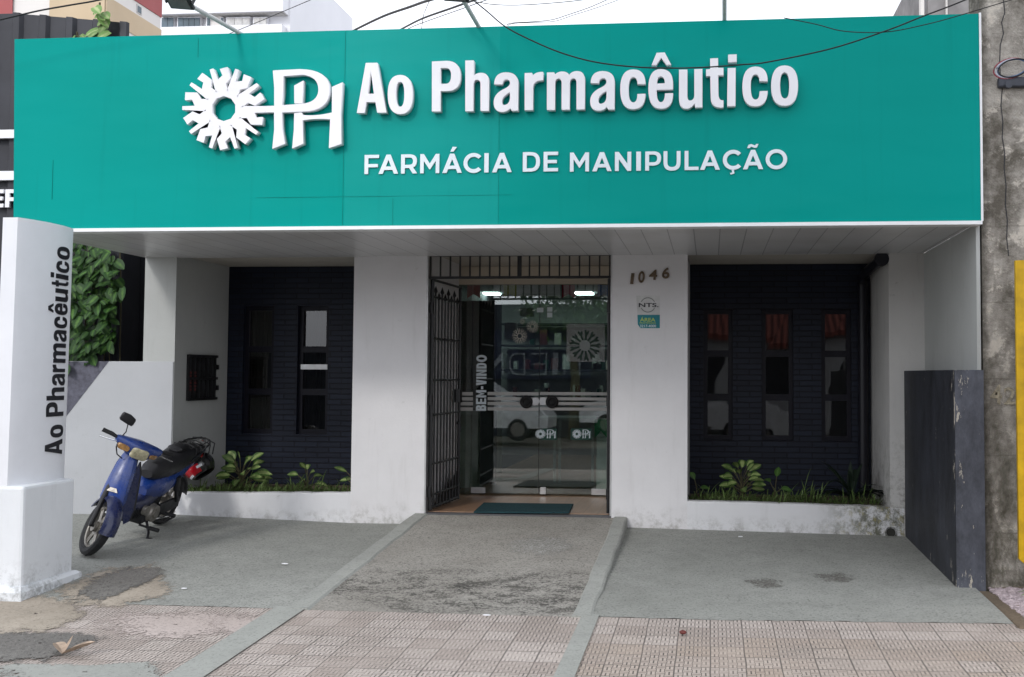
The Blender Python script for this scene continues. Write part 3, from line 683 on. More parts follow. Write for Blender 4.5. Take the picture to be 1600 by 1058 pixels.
def patch(name, pix, mat, off=.008, rough=.01, sub=6):
    P = [gat(*p) for p in pix]; Q = []
    for a, b in zip(P, P[1:] + P[:1]):
        for k in range(sub): Q.append(a.lerp(b, k / sub))
    c = sum(Q, Vector()) / len(Q); mb = MB(); uv = mb.bm.loops.layers.uv.verify()
    rg = lambda x, y: ramp_z(y) + .001 if -2.7 < x < -.92 and -3 < y < 0 else gz(x, y) + (.006 if y > -3 else 0)
    pt = lambda q, t: (lerp(c.x, q.x, t), lerp(c.y, q.y, t))
    TS = (.02, .25, .5, .7, .85, 1.0)
    R = [[mb.bm.verts.new((*pt(q, t), rg(*pt(q, t)) + off)) for q in Q] for t in TS]; n = len(Q)
    for (A, B), (ta, tb) in zip(zip(R, R[1:]), zip(TS, TS[1:])):
        for k in range(n):
            f = mb.bm.faces.new((A[k], B[k], B[(k + 1) % n], A[(k + 1) % n]))
            for lp, t in zip(f.loops, (ta, tb, tb, ta)): lp[uv].uv = (t, .5)
    return kind(mb.build(name, mat))
patch('cement_patch', [(-90, 915), (70, 920), (150, 935), (175, 962), (120, 990), (60, 1006), (-90, 1012)], M_SANDS, .006)
patch('cement_patch', [(40, 930), (150, 880), (270, 870), (310, 935), (180, 965), (100, 960)], M_SANDS, .004)
patch('pink_smear', [(130, 955), (300, 945), (440, 950), (430, 985), (330, 1010), (180, 1012), (100, 990)], M_PINK, .004)
patch('pink_smear', [(330, 955), (420, 958), (450, 985), (380, 1005), (300, 985)], M_PINK, .005)
patch('pavement_hole', [(85, 938), (140, 898), (205, 880), (285, 878), (275, 902), (215, 925), (165, 948), (115, 955)], M_AGGS, .009)
patch('pavement_hole', [(-90, 985), (40, 983), (130, 982), (210, 990), (150, 1020), (80, 1048), (-90, 1052)], M_AGGS, .009)
patch('cement_smear', [(-60, 1032), (150, 1036), (300, 1026), (330, 1085), (-60, 1085)], M_SMEAR, .006)
patch('ground_stain', [(1150, 908), (1190, 902), (1235, 908), (1230, 922), (1180, 926)], M_STAIN, .003)
patch('ground_stain', [(1255, 898), (1310, 893), (1350, 902), (1335, 916), (1280, 914)], M_STAIN, .003)
patch('pale_wear', [(790, 850), (880, 845), (920, 870), (850, 885), (770, 878)], M_PALE, .003)
kind(MB().box(1.93, 2.06, -3.12, -2.02, -.4, -.262, .02).build('garden_edge', M_DIRT))
kind(grid_patch(2.06, 5, -3.4, -1.9, 14, 10, lambda x, y: -.285 + .02 * (y + 3) + random.uniform(0, .02)).build('yard', M_DIRT))
g = MB()
for _ in range(2600):
    x, y = 2.04 + abs(random.gauss(0, 1)) * .35, random.uniform(-3.15, -1.98)
    if random.random() < .25 and x < 2.2: continue
    r = random.uniform(.008, .02); b = bmesh.new(); bmesh.ops.create_icosphere(b, subdivisions=1, radius=r)
    g.join(b, Matrix.Translation((x, y, -.272 + .02 * (y + 3))) @ Matrix.Rotation(random.random() * 6, 4, 'X') @ Matrix.Diagonal((1.3, 1, .7, 1)))
kind(g.build('gravel', plain('pink_gravel', (.42, .35, .36), .9, 0, .3, 30)), 'stuff', 'loose pinkish grey gravel along the foot of the concrete wall', 'gravel')

# ================================================================== THE PHARMACY BUILDING
B = thing('pharmacy_building', 'white single storey pharmacy with dark brick bays and a glazed entrance under the green sign', 'building', (-1.8, 0, -.2))
zt = 2.476
MB().box(-3.487, -2.756, 0, 1.3, -.3, zt + .1).build('pillar', M_WHITE, B)
MB().box(-.94, -.218, 0, 1.3, -.3, zt + .1).build('pillar', M_WHITE, B)
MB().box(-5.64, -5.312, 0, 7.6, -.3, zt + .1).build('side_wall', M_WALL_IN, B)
MB().box(1.662, 1.99, .003, 7.6, -.3, zt + .1).build('side_wall', M_PILASTER, B)
MB().box(-5.64, 1.98, .06, .22, zt + .004, 3.9).build('upper_wall', M_CEIL, B)
MB().box(-5.64, 2.0, .22, 7.6, 2.66, 2.8).build('roof', M_STRIP, B)
MB().box(-5.64, 2.0, -1.9, .1, 2.7, 2.8).build('canopy_roof', M_STRIP, B)
MB().box(-5.64, 1.985, -1.925, .055, 2.452, 2.5).build('soffit', M_SOFFIT, B)
MB().box(-5.64, -5.61, -1.9, 0, 2.5, 2.75).build('canopy_end', M_TRIM, B)
MB().box(-5.31, -3.487, .004, 1.16, zt, zt + .05).build('recess_ceiling', M_CEIL, B)
MB().box(-.218, 1.662, .004, 1.16, zt, zt + .05).build('recess_ceiling', M_CEIL, B)
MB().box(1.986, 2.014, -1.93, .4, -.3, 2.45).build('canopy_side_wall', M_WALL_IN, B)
# planters flush with the pillars
def planter(x0, x1, z0, z1, mat):
    mb = MB(); n = 14; rings = []
    for i in range(n + 1):
        x = lerp(x0, x1, i / n); z = lerp(z0, z1, i / n) + random.uniform(-.004, .004)
        rings.append([(x, 0.002, -.3), (x, 0.002, z - .008), (x, .01, z), (x, .12, z), (x, .12, -.3)])
    mb.loft(rings).build('planter_wall', mat, B)
    MB().box(x0, x1, .12, 1.15, -.2, min(z0, z1) - .03).build('planter_soil', M_DIRT, B)
planter(-5.312, -3.487, .115, .14, M_PLANTER)
planter(-.218, 1.79, .115, .085, M_PLANTER)
dh = MB(); dh.tube([(1.665, -.012, -.145), (1.665, .1, -.145)], .05, 20, cap=False).tube([(1.665, .1, -.145), (1.665, -.012, -.145)], .04, 20, cap=False)
dh.disc((1.665, -.004, -.145), (0, 1, 0), .04, .01)
dh.build('drain_hole', plain('drain_pipe_grey', (.03, .03, .025), .8), B)
# brick bays with their windows
YB = 1.15
def px_rect(x0, x1, y0, y1, Y):
    a = at(x0, y0, Y); b = at(x1, y1, Y); return a.x, b.x, b.z, a.z
wins = [(381, 425, 478, 678), (466, 511, 478, 678), (1099, 1145, 483, 688), (1190, 1240, 484, 688), (1283, 1331, 484, 689)]
R_ = [px_rect(*w, YB) for w in wins]
def brick_bay(x0, x1, ops):
    mb = MB(); xs = [x0] + [v for o in ops for v in o[:2]] + [x1]
    z0 = min(o[2] for o in ops); z1 = max(o[3] for o in ops)
    for i in range(0, len(xs), 2): mb.box(xs[i], xs[i + 1], YB, YB + .16, z0, z1)
    mb.box(x0, x1, YB, YB + .16, -.1, z0); mb.box(x0, x1, YB, YB + .16, z1, zt + .02)
    mb.build('brick_wall', M_BRICK, B)
zl = (min(r[2] for r in R_[:2]), max(r[3] for r in R_[:2])); zr = (min(r[2] for r in R_[2:]), max(r[3] for r in R_[2:]))
brick_bay(-5.312, -3.3, [(r[0], r[1], *zl) for r in R_[:2]])
brick_bay(-.4, 1.663, [(r[0], r[1], *zr) for r in R_[2:]])
curt = plain('brown_curtain', (.085, .08, .065), .9, 0, .2, 3)
for i, r in enumerate(R_):
    x0, x1 = r[0], r[1]; z0, z1 = zl if i < 2 else zr; y = YB + .05; h = z1 - z0; fw = .045
    f = MB(); f.box(x0, x0 + fw, y, y + .06, z0, z1).box(x1 - fw, x1, y, y + .06, z0, z1)
    f.box(x0 + fw, x1 - fw, y + .002, y + .058, z1 - .05, z1).box(x0 + fw, x1 - fw, y + .002, y + .058, z0, z0 + .05)
    d1, d2 = z0 + h * .327, z0 + h * .66
    for d in (d1, d2): f.box(x0 + fw, x1 - fw, y + .002, y + .058, d - .034, d + .034)
    w = f.build('window', M_FRAME, B)
    p = MB()
    for a, b_ in ((z0 + .05, d1 - .034), (d1 + .034, d2 - .034), (d2 + .034, z1 - .05)):
        t = .006 * random.uniform(-1, 1)
        p.poly([(x0 + fw, y + .03 + t, a), (x1 - fw, y + .03 - t, a), (x1 - fw, y + .03 - t * .5, b_), (x0 + fw, y + .03 + t * 1.2, b_)])
    p.build('pane', M_PANE, w)
    if i == 1: MB().box(x0 + fw - .02, x1 - fw + .02, y - .012, y + .02, d2 - .22, d2 - .165).build('blind_slat', M_ALU, w)
for i in (0, 1):
    mb = MB(); x0, x1 = R_[i][0] - .1, R_[i][1] + .1
    A = [(x0 + (x1 - x0) * k / 40, YB + .3 + .025 * math.sin(k * 1.9)) for k in range(41)]
    mb.loft([[(a, b_, .3) for a, b_ in A], [(a, b_, 2.2) for a, b_ in A]], cap=False, close=False); mb.build('curtain', curt, B, True)
# rain pipe with its elbow in the corner of the right bay
pc = at(1381, 405, .0)
rp = MB(); rp.tube([(1.6, .03, 2.4), (1.6, .12, 2.4), (1.58, .75, 2.36), (1.57, 1.0, 2.33), (1.57, 1.06, 2.25), (1.57, 1.06, 0.05)], .05, 14)
rp.disc((1.6, .035, 2.4), (0, 1, 0), .068, .07, 18)
rp.build('drain_pipe', plain('navy_pipe', (.01, .01, .016), .4), B, True)
# meter grille in the left side wall
ga, gb, gc, gd = (atX(*p, -5.31) for p in ((292, 554), (335, 555), (335, 624), (292, 628)))
y0, y1, z0, z1 = ga.y, gb.y, gc.z, ga.z
mg = MB(); X0 = -5.306
for k in range(7): yy = lerp(y0 + .01, y1 - .01, k / 6); mg.box(X0, X0 + .02, yy - .012, yy + .012, z0, z1)
for z in (z0 + .012, lerp(z0, z1, .48), z1 - .012): mg.box(X0 + .021, X0 + .035, y0 - .015, y1 + .015, z - .014, z + .014)
mg.box(X0 - .005, X0 + .03, y1 + .02, y1 + .05, z0 + .1, z0 + .15).box(X0 - .005, X0 + .03, y1 + .02, y1 + .05, z1 - .15, z1 - .1)
gr = mg.build('meter_grille', M_BLACK, B)
MB().box(X0 - .003, X0 - .001, y0, y1, z0, z1).build('meter_box', plain('meter_dark', (.03, .032, .035), .6, 0, .4, 10), gr)
for k in (1, 2):
    mr_ = MB()
    for j in range(6): yy = lerp(y0, y1, (k - .5) / 6); mr_.box(X0 + .001, X0 + .016, yy - .02, yy + .02, z0 + .1 + j * .035, z0 + .122 + j * .035)
    mr_.build('red_coil', plain('faded_red', (.12, .03, .03), .6), gr)

# ---- entrance
YG = 1.5
MB().poly([(-2.757, .06, -.1), (-2.86, YG + .1, -.1), (-2.86, YG + .1, 2.52), (-2.757, .06, 2.52)]).build('entrance_wall', M_BEIGE, B)
MB().box(-.938, -.92, .06, YG + .1, -.1, 2.52).build('entrance_wall', M_BEIGE, B)
MB().box(-2.9, -.9, .1, YG + .1, 2.505, 2.55).build('entrance_ceiling', M_CEIL, B)
MB().box(-2.88, -.93, YG - .02, YG + .1, 2.3, 2.5).build('entrance_beam', M_BEIGE, B)
MB().box(-2.9, -.9, .09, 7.5, -.12, -.035).build('floor', M_WOOD, B)
MB().box(-2.757, -.939, -.005, .088, -.14, -.04).build('door_sill', plain('dark_granite', (.09, .09, .095), .35), B)
MB().box(-2.757, -2.742, -.004, .1, -.06, 2.47).build('door_jamb', M_ALU, B)
MB().box(-.954, -.939, -.004, .1, -.06, 2.47).build('door_jamb', M_ALU, B)
# fixed grille over the entrance
za, zb_ = at(800, 398.5, .03).z, at(800, 433.5, .03).z
tg = MB(); xl, xr = -2.738, -.957
tg.box(xl, xr, .02, .045, za - .012, za + .006).box(xl, xr, .018, .047, zb_ - .012, zb_ + .012)
for k in range(19):
    x = lerp(xl + .01, xr - .01, k / 18); w = .02 if k == 9 else .0065
    tg.box(x - w, x + w, .022, .043, zb_ + .012, za - .012)
tg.build('transom_grille', M_BLACK, B)
# folding iron gate: one builder, two leaves
def gate_leaf(h, f):
    h, f = Vector(h), Vector(f); d = (f - h); L = d.length; d.normalize(); n_ = Vector((-d.y, d.x, 0))
    zb, zt_ = -.02, 2.225
    P = lambda t, z, o=0: (h + d * t + n_ * o) * 1 + Vector((0, 0, z))
    mb = MB()
    def bar(t0, z0, t1, z1, r=.013): mb.tube([P(t0, z0), P(t1, z1)], r, 6)
    bar(0, zb, 0, zt_, .02); bar(L, zb, L, zt_, .017); bar(0, zt_, L, zt_); bar(0, zb + .02, L, zb + .02)
    for z in (2.06, 1.65, 1.24, .9, .42, .12): bar(0, z, L, z, .012)
    for k in range(1, 9):
        t = L * k / 9; top = 2.155 if k % 2 else 2.095
        bar(t, zb, t, top - .03, .0095)
        mb.tube([P(t, top - .06), P(t, top - .035), P(t, top + .02)], [.006, .02, .002], 6)
    mb.poly([P(0, zb, .004), P(L, zb, .004), P(L, .3, .004), P(L * .5, .12, .004)])
    g_ = mb.build('gate_leaf', M_BLACK, B)
    q = MB().tube([P(L - .06, 1.0), P(L - .06, 1.14)], .05, 8); q.build('gate_lock', M_BLACK, g_)
    MB().tube([P(L - .06, .78), P(L - .02, .8), P(L + .04, .76), P(L + .04, .68)], .014, 6).build('gate_handle', M_BLACK, g_)
    for z in (.16, 1.05, 1.95): MB().tube([P(-.02, z - .05), P(-.02, z + .05)], .022, 8).build('hinge', M_BLACK, g_)
gate_leaf((-2.715, .06, 0), (-2.665, 1.0, 0))
gate_leaf((-.972, .06, 0), (-.962, 1.0, 0))
# glass doors
def gp(x, y): q = at(x, y, YG - .004); return q
def rect_px(mb, x0, x1, y0, y1, Y, t=.002):
    a, b_ = at(x0, y0, Y), at(x1, y1, Y); mb.box(a.x, b_.x, Y - t, Y, b_.z, a.z); return mb
door_x = [(-2.64, -1.889), (-1.883, -1.137)]
MB().box(-2.86, -2.646, YG, YG + .01, -.03, 2.3).build('fixed_glass', M_GLASS, B)
MB().box(-1.131, -.938, YG, YG + .01, -.03, 2.3).build('fixed_glass', M_GLASS, B)
doors = []
for i, (a, b_) in enumerate(door_x):
    d = MB().box(a, b_, YG, YG + .01, -.012, 2.297).build('glass_door', M_GLASS, B); doors.append(d)
    c = gp(823, 628) if i == 0 else gp(863, 628)
    hd = MB(); hd.torus((c.x, YG - .03, c.z), (0, 1, 0), .05, .021, 28, 10).tube([(c.x, YG, c.z), (c.x, YG - .03, c.z)], .03, 12); hd.build('handle', M_RUBBER, d, True)
    lk = gp(837 if i == 0 else 849, 627); MB().disc((lk.x, YG - .012, lk.z), (0, 1, 0), .042, .022, 18).build('lock', M_METAL, d, True)
    q = MB(); e = a if i == 0 else b_
    q.box(min(e, e + (.16 if i == 0 else -.16)), max(e, e + (.16 if i == 0 else -.16)), YG - .012, YG + .022, -.014, .05); q.build('pivot_plate', M_ALU, d)
    if i == 1: MB().box(a + .02, a + .08, YG - .012, YG + .022, -.014, .06).build('floor_bolt', M_METAL, d)
    st = MB()
    for (ya, yb) in ((612.5, 618), (620.5, 626), (628, 633.5), (636.5, 642)):
        for x0, x1 in (((711, 739), (762, 841.5)) if i == 0 else ((843.5, 952),)): rect_px(st, x0, x1, ya, yb, YG - .004)
    st.build('frosted_stripes', plain('frosted_white', (.5, .5, .48), .6, 0, .05, 5), d)
    if i == 0: MB().box(b_ + .001, b_ + .005, YG + .001, YG + .009, -.01, 2.296).build('edge_seal', M_RUBBER, d)
    # small green badge with the white mark
    bx = 852 if i == 0 else 909
    e0, e1 = (834, 870) if i == 0 else (892, 924)
    bd = rect_px(MB(), max(e0, 843.3) if i == 0 else e0, e1, 669.5, 687.5, YG - .004, .002)
    bo = bd.build('badge', plain('badge_green', (.01, .07, .05), .5), doors[1] if False else d)
    wf = lambda x, y: gp((e0 + 2) + (x - 85) / 1450 * (e1 - e0 - 3), 670.5 + (y - 70) / 780 * 15.5)
    mk = MB()
    for c2 in ([sunburst(455, 455, 1.0)], [[flat(PHM[0]), flat(PHM[1])], [flat(PHM[2])], [flat(PHM[3])]]):
        for shp in c2:
            cc = [[(wf(*p).x, wf(*p).z) for p in k] for k in shp]
            mk.join(plate_xz(cc, YG - .0085, .002))
    mk.build('badge_mark', M_VINYL, bo)
# sunbursts stuck on the left door, welcome word, frosted poster on the right door
for (cx, cy, r) in ((812, 525, 12.2), (832, 510.5, 9.8), (816, 502.5, 4.2)):
    cc = [[(gp(*p).x, gp(*p).z) for p in k] for k in sunburst(cx, cy, r / 372, 0, THINRAY)]
    MB().join(plate_xz(cc, YG - .005, .002)).build('sunburst_sticker', plain('sticker_cream', (.62, .6, .52), .6), doors[0])
bem = cap_text('BEM-VINDO'.replace('-', 'I'), spread('BEM-VINDO', 0, 1.0), .15, .036)
# the dash is the fourth glyph: squash its contour into a short bar
out = []
for w, bx in zip('BEM-VINDO', spread('BEM-VINDO', 0, .62, .12)):
    if w == '-': out.append([(bx[0], .035), (bx[1], .035), (bx[1], .06), (bx[0], .06)])
    else:
        for c in cap(w, bx[1] - bx[0], .115, .026): out.append([(p[0] + bx[0], p[1]) for p in flat(c)])
lo = gp(759.5, 642)
MB().join(plate_xz([[(lo.x - p[1], lo.z + p[0]) for p in c] for c in out], YG - .005, .002)).build('welcome_lettering', M_VINYL, doors[0])
ps = rect_px(MB(), 885.5, 945, 506, 565.5, YG - .004).build('frosted_poster', M_FROST, doors[1])
fl = []
cx, cy = 914, 540
mk = MB()
for k in range(13):
    a = k / 13 * 2 * math.pi; u = Vector((math.cos(a), math.sin(a))); v_ = Vector((-u.y, u.x)); P = []
    for (r, t) in ((9, -1.2), (17, -1.8), (23, -3.6), (25, -1.2), (21, .4), (24, 3.4), (20, 3.6), (16, 1.5), (9, 1.2)):
        p = Vector((cx, cy)) + u * r + v_ * t
        if p.x > 944.5 or p.y > 565 or p.y < 507: p = Vector((min(p.x, 944.5), max(507, min(p.y, 565))))
        P.append((gp(*p).x, gp(*p).z))
    mk.join(plate_xz([P], YG - .0085, .002))
mk.build('poster_flower', plain('flower_green', (.03, .06, .045), .7), ps)
MB().join(plate_xz([[(gp(cx + 8 * math.cos(t), cy + 8 * math.sin(t)).x, gp(cx + 8 * math.cos(t), cy + 8 * math.sin(t)).z) for t in [k * .3142 for k in range(20)]]], YG - .011, .002)).build('poster_centre', plain('flower_grey', (.3, .33, .32), .6), ps)
nt_ = [(839, 849, 481, 488), (855, 863, 480, 487), (855, 863, 488.5, 496)]
for q in nt_: rect_px(MB(), *q, YG - .004).build('notice', M_VINYL, doors[1] if q[0] > 845 else doors[0])

# ---- the room behind
M_ROOM = plain('room_paint', (.5, .52, .5), .8, 0, .1, 2)
M_ROOMD = plain('room_dark', (.05, .055, .06), .7, 0, .2, 3)
MB().box(-5.6, 1.9, 7.4, 7.5, -.1, 2.7).build('back_wall', M_ROOM, B)
MB().box(-5.3, 1.66, 1.62, 7.4, 2.56, 2.6).build('room_ceiling', plain('ceiling_grey', (.3, .33, .34), .7), B)
MB().box(-5.5, -2.9, 1.62, 7.4, -.12, -.045).box(-.9, 1.9, 1.4, 7.4, -.12, -.045).build('room_floor', M_ROOMD, B)
MB().box(-.86, -.8, 1.62, 7.4, -.1, 2.56).build('partition', M_ROOM, B)
MB().box(-3.6, -3.5, 1.62, 7.4, -.1, 2.56).build('partition', M_ROOMD, B)
M_TUBE = bpy.data.materials.new('lit_panel'); M_TUBE.use_nodes = True
b_ = M_TUBE.node_tree.nodes['Principled BSDF']; b_.inputs['Base Color'].default_value = (.8, .85, .85, 1)
b_.inputs['Emission Color'].default_value = (.85, 1, .98, 1); b_.inputs['Emission Strength'].default_value = 18
for i, (xa, xb, yp) in enumerate(((749, 779, 462), (899, 926, 462))):
    a = at(xa, yp, 6.0); c = at(xb, yp, 6.0)
    o = MB().box(a.x, c.x, 5.92, 6.18, 2.535, 2.559, .005).build('ceiling_lamp', M_TUBE)
    tag(o, 'lit white panel lamp behind the glass doors, ' + ('left one near the red flag' if i == 0 else 'right one near the pink flag'), 'lamp', 'lit panel lamps on the pharmacy ceiling')
def inside(name, x0, x1, y0, y1, Y, dep, mat, label, cat, group=None, bev=.01):
    a, c = at(x0, y0, Y), at(x1, y1, Y)
    return tag(MB().box(a.x, c.x, Y, Y + dep, max(c.z, -.035), a.z, bev).build(name, mat), label, cat, group)
o = thing('reception_counter', 'pale grey reception counter inside, behind the open gate leaf', 'counter', (-2.9, 2.4, -.035))
a, c = at(700, 642, 2.2), at(752, 760, 2.2)
MB().box(a.x - .2, c.x, 2.2, 3.4, -.034, a.z - .04).build('counter_front', plain('counter_grey', (.42, .43, .38), .6), o)
MB().box(a.x - .22, c.x + .02, 2.18, 3.42, a.z - .04, a.z).build('counter_top', M_ROOM, o)
inside('dark_board', 752, 774, 470, 757, 2.0, .06, M_ROOMD, 'tall black panel standing inside behind the welcome lettering', 'board')
inside('black_cabinet', 716, 752, 470, 641, 2.45, .4, M_ROOMD, 'tall black cabinet against the wall above the reception counter', 'cabinet')
inside('white_stand', 932, 949, 655, 768, 1.75, .25, plain('stand_white', (.6, .64, .6), .5), 'white display stand inside, behind the right edge of the glass door', 'stand')
a, c = at(929, 655, 1.72), at(949, 685, 1.72)
tag(MB().join(plate_xz([[(a.x, a.z), (c.x, a.z), (c.x, c.z), ((a.x + c.x) / 2, c.z + .08), (a.x, c.z)]], 1.72, .01)).build('green_pennant', plain('pennant_green', (.01, .25, .08), .6)), 'green swallowtail pennant hanging on the white display stand', 'pennant')
tb = thing('inner_table', 'white table with slim legs inside behind the badges of the glass doors', 'table', (-1.6, 2.9, -.035))
ta, tb_ = at(838, 652, 2.9), at(930, 652, 2.9)
MB().box(ta.x, tb_.x, 2.9, 3.5, ta.z - .035, ta.z, .005).build('table_top', MATS['stand_white'], tb)
for lx in (at(864, 700, 2.9).x, at(872, 700, 2.9).x, tb_.x - .05): MB().box(lx, lx + .03, 2.93, 2.96, -.034, ta.z - .036).build('leg', MATS['stand_white'], tb)
shelf = thing('product_shelf', 'dark shelf with small boxes on the back wall, seen through the left glass door', 'shelf', (-2.4, 6.9, .9))
for z in (.9, 1.35, 1.75, 2.1): MB().box(-3.4, -1.3, 6.9, 7.3, z, z + .03).build('shelf_board', M_ROOMD, shelf)
for k in range(34):
    x = random.uniform(-3.3, -1.4); z = random.choice((.93, 1.38, 1.78)); w, h = random.uniform(.05, .13), random.uniform(.08, .25)
    col = random.choice(('stand_white', 'sticker_cream', 'badge_green', 'counter_grey', 'faded_red'))
    MB().box(x, x + w, 6.92, 7.05, z, z + h).build('product', MATS[col], shelf)
for x0, x1, y0, y1, Y, nm, lb, mt in ((812, 832, 481, 494, 3.2, 'cream_box', 'cream carton box on the upper shelf above the sunburst stickers', 'sticker_cream'), (788, 806, 504, 529, 3.6, 'tan_folder', 'tan upright folder behind the sunburst stickers', 'counter_grey')):
    inside(nm, x0, x1, y0, y1, Y, .15, MATS[mt], lb, 'box')
for cx, col, nm in ((740, (.85, .04, .03), 'red'), (797, (.75, .7, .05), 'yellow'), (888, (.85, .06, .14), 'pink'), (944, (.04, .2, .65), 'blue')):
    a, c = at(cx - 10, 440, 1.9), at(cx + 10, 466, 1.9)
    o = MB().join(plate_xz([[(a.x, a.z), (c.x, a.z), (c.x, c.z), ((a.x + c.x) / 2, c.z + .05), (a.x, c.z)]], 1.9, .004)).build('party_flag', plain('flag_' + nm, col, .7))
    tag(o, nm + ' paper party flag hanging inside at the top of the glass entrance', 'flag', 'paper flags strung above the entrance')
a, c = at(741, 793, .3), at(893, 794, .3)
p0, p1, p2, p3 = (atz_ for atz_ in [CAM + ray(*p) * ((-.03 - CAM.z) / ray(*p).z) for p in ((740, 801.5), (889, 802.5), (896, 789), (756, 787))])
dm = MB(); dm.loft([[p0, p1, p2, p3], [q + Vector((0, 0, .012)) for q in (p0, p1, p2, p3)]])
tag(dm.build('doormat', plain('teal_mat', (.008, .045, .055), .95, 0, .2, 50, .5, 150)), 'dark teal doormat on the wooden floor at the entrance', 'doormat')

# ---- house number and security sticker on the right pillar
HN = thing('house_number', 'bronze house number 1046 fixed in uneven digits on the pillar right of the entrance', 'house number', at(1015, 440, -.01))
M_BRONZE = plain('bronze_digit', (.16, .12, .08), .4, .6, .2, 20)
for ch, (x0, x1, y0, y1) in (('1', (984.5, 991.5, 427, 444)), ('0', (997.5, 1007.5, 424, 442)), ('4', (1014, 1027, 421.5, 437.5)), ('6', (1034.5, 1046, 418, 435.5))):
    a, c = at(x0, y0, -.006), at(x1, y1, -.006); bm_ = font(ch, a.z - c.z, c.x - a.x, .035, .08)
    zz0 = min(v.co.y for v in bm_.verts); zz1 = max(v.co.y for v in bm_.verts)
    for v in bm_.verts: v.co.y = (v.co.y - zz0) / (zz1 - zz0) * (a.z - c.z); v.co.z *= 7
    mb = MB(); mb.join(bm_, XZ(a.x, -.0075, c.z)); mb.build('digit', M_BRONZE, HN)
ST = thing('security_sticker', 'white and teal security sticker with peeling corner below the house number', 'sticker', at(1013, 490, -.003))
def quad_px(pts, Y, t): return MB().join(plate_xz([[(at(*p, Y).x, at(*p, Y).z) for p in pts]], Y, t))
quad_px([(994, 462), (1031, 462), (1031, 492), (996, 492)], -.003, .002).build('sticker_sheet', plain('sticker_white', (.6, .6, .59), .5), ST)
quad_px([(996, 492), (1031, 492), (1031, 512.8), (1000.5, 512.8), (996.5, 507)], -.0035, .0022).build('teal_field', plain('sticker_teal', (.01, .2, .24), .5), ST)
mk = MB()
cx, cy = 1012.3, 476.5
for a0, a1 in ((25, 155), (205, 335)):
    o_, i_ = [], []
    for k in range(13):
        t = rad(lerp(a0, a1, k / 12)); o_.append((cx + 12.2 * math.cos(t), cy - 12 * math.sin(t))); i_.append((cx + 10.6 * math.cos(t), cy - 10.4 * math.sin(t)))
    mk.join(plate_xz([[(at(*p, -.0052).x, at(*p, -.0052).z) for p in o_ + i_[::-1]]], -.0052, .0015))
mk.build('sticker_ring', plain('ring_grey', (.25, .26, .25), .5), ST)
def sticker_word(txt, x0, x1, y0, y1, Y, mat, name, bold=.012):
    a, c = at(x0, y0, Y), at(x1, y1, Y); bm_ = font(txt, 1, c.x - a.x, bold)
    zz0 = min(v.co.y for v in bm_.verts); zz1 = max(v.co.y for v in bm_.verts)
    for v in bm_.verts: v.co.y = (v.co.y - zz0) / (zz1 - zz0) * (a.z - c.z)
    mb = MB(); mb.join(bm_, XZ(a.x, Y, c.z)); return mb.build(name, mat, ST)
sticker_word('NTS.', 998, 1029, 473.5, 480, -.0055, M_INK, 'sticker_name', .03)
sticker_word('ÁREA', 1000, 1024, 495.3, 502.5, -.0058, plain('lime_ink', (.4, .55, .12), .5), 'sticker_word', .03)
sticker_word('PROTEGIDA', 999.5, 1025, 503.5, 506, -.0058, MATS['lime_ink'], 'sticker_word', .01)
sticker_word('3217-4000', 1000, 1025, 507.5, 511.5, -.0058, M_VINYL, 'sticker_number', .01)

# ================================================================== THE BIG SIGN
SG = thing('shop_sign', 'long green fascia sign with raised white pharmacy name spanning the whole front', 'sign', (-1.83, -2.04, 2.43))
YS = -2.04
sp_ = MB(); n = 40; rings = []
for i in range(n + 1):
    x = lerp(-5.655, 1.996, i / n); w = .0012 * math.sin(i * 1.7) + .0008 * math.sin(i * .6)
    sk = .04 * (1 - i / n) ** 8; rings.append([(x + sk, YS + w, 2.455), (x + sk * .52, YS + w * .3, 3.2), (x, YS, 4.015), (x, YS + .12, 4.015), (x + sk, YS + .12, 2.455)])
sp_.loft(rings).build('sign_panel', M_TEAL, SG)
MB().box(-5.62, 2.004, YS - .012, YS + .118, 2.43, 2.4565).build('bottom_trim', M_TRIM, SG)
MB().box(1.9965, 2.012, YS - .008, YS + .118, 2.4567, 4.02).build('side_trim', M_TRIM, SG)
for (px, ya, yb) in ((83, 250, 312), (540, 50, 352), (310, 60, 90), (614, 310, 352), (780, 178, 352)):
    a, c = at(px, ya, YS), at(px, yb, YS); MB().box(a.x - .0012, a.x + .0012, YS - .0027, YS + .002, max(c.z, 2.46), min(a.z, 4.01)).build('panel_joint', M_SEAM, SG)
a = at(400, 309, YS); c = at(800, 306, YS); MB().box(a.x, c.x, YS - .0024, YS + .002, a.z - .0006, a.z + .0006).build('panel_joint', M_SEAM, SG)
def px_plate(contours, yf, dep): return plate_xz([[(at(p[0], p[1], yf).x, at(p[0], p[1], yf).z) for p in flat(c)] for c in contours], yf, dep)
YF = YS - .072
for k in ('A', 'o', 'P', 'h', 'a', 'r', 'm', 'a2', 'c', 'e', 'u', 't', 'c2', 'o2'):
    l_ = MB().join(px_plate(GL[k], YF, .058)).build('letter', M_LETTER, SG)
    if k == 'e': MB().join(px_plate(GL['^'], YF, .058)).build('accent', M_LETTER, l_)
l_ = MB().join(px_plate(GL['i'], YF, .058)).build('letter', M_LETTER, SG)
MB().join(px_plate(GL['.'], YF, .058)).build('dot', M_LETTER, l_)
ez = lambda p: (270 + p[0] / 5.714, 90 + p[1] / 5.714)
sb = sunburst(455, 455, 1.0, long_bar=True)
MB().join(px_plate([[ez(p) for p in c] for c in sb], YF, .058)).build('sunburst_emblem', M_LETTER, SG)
mk = MB()
for shp in ([PHM[0], PHM[1]], [PHM[2]], [PHM[3]]): mk.join(px_plate([[tuple(list(ez(p)) + ([0] if len(p) == 3 else [])) for p in c] for c in shp], YF, .058))
mk.build('monogram', M_LETTER, SG)
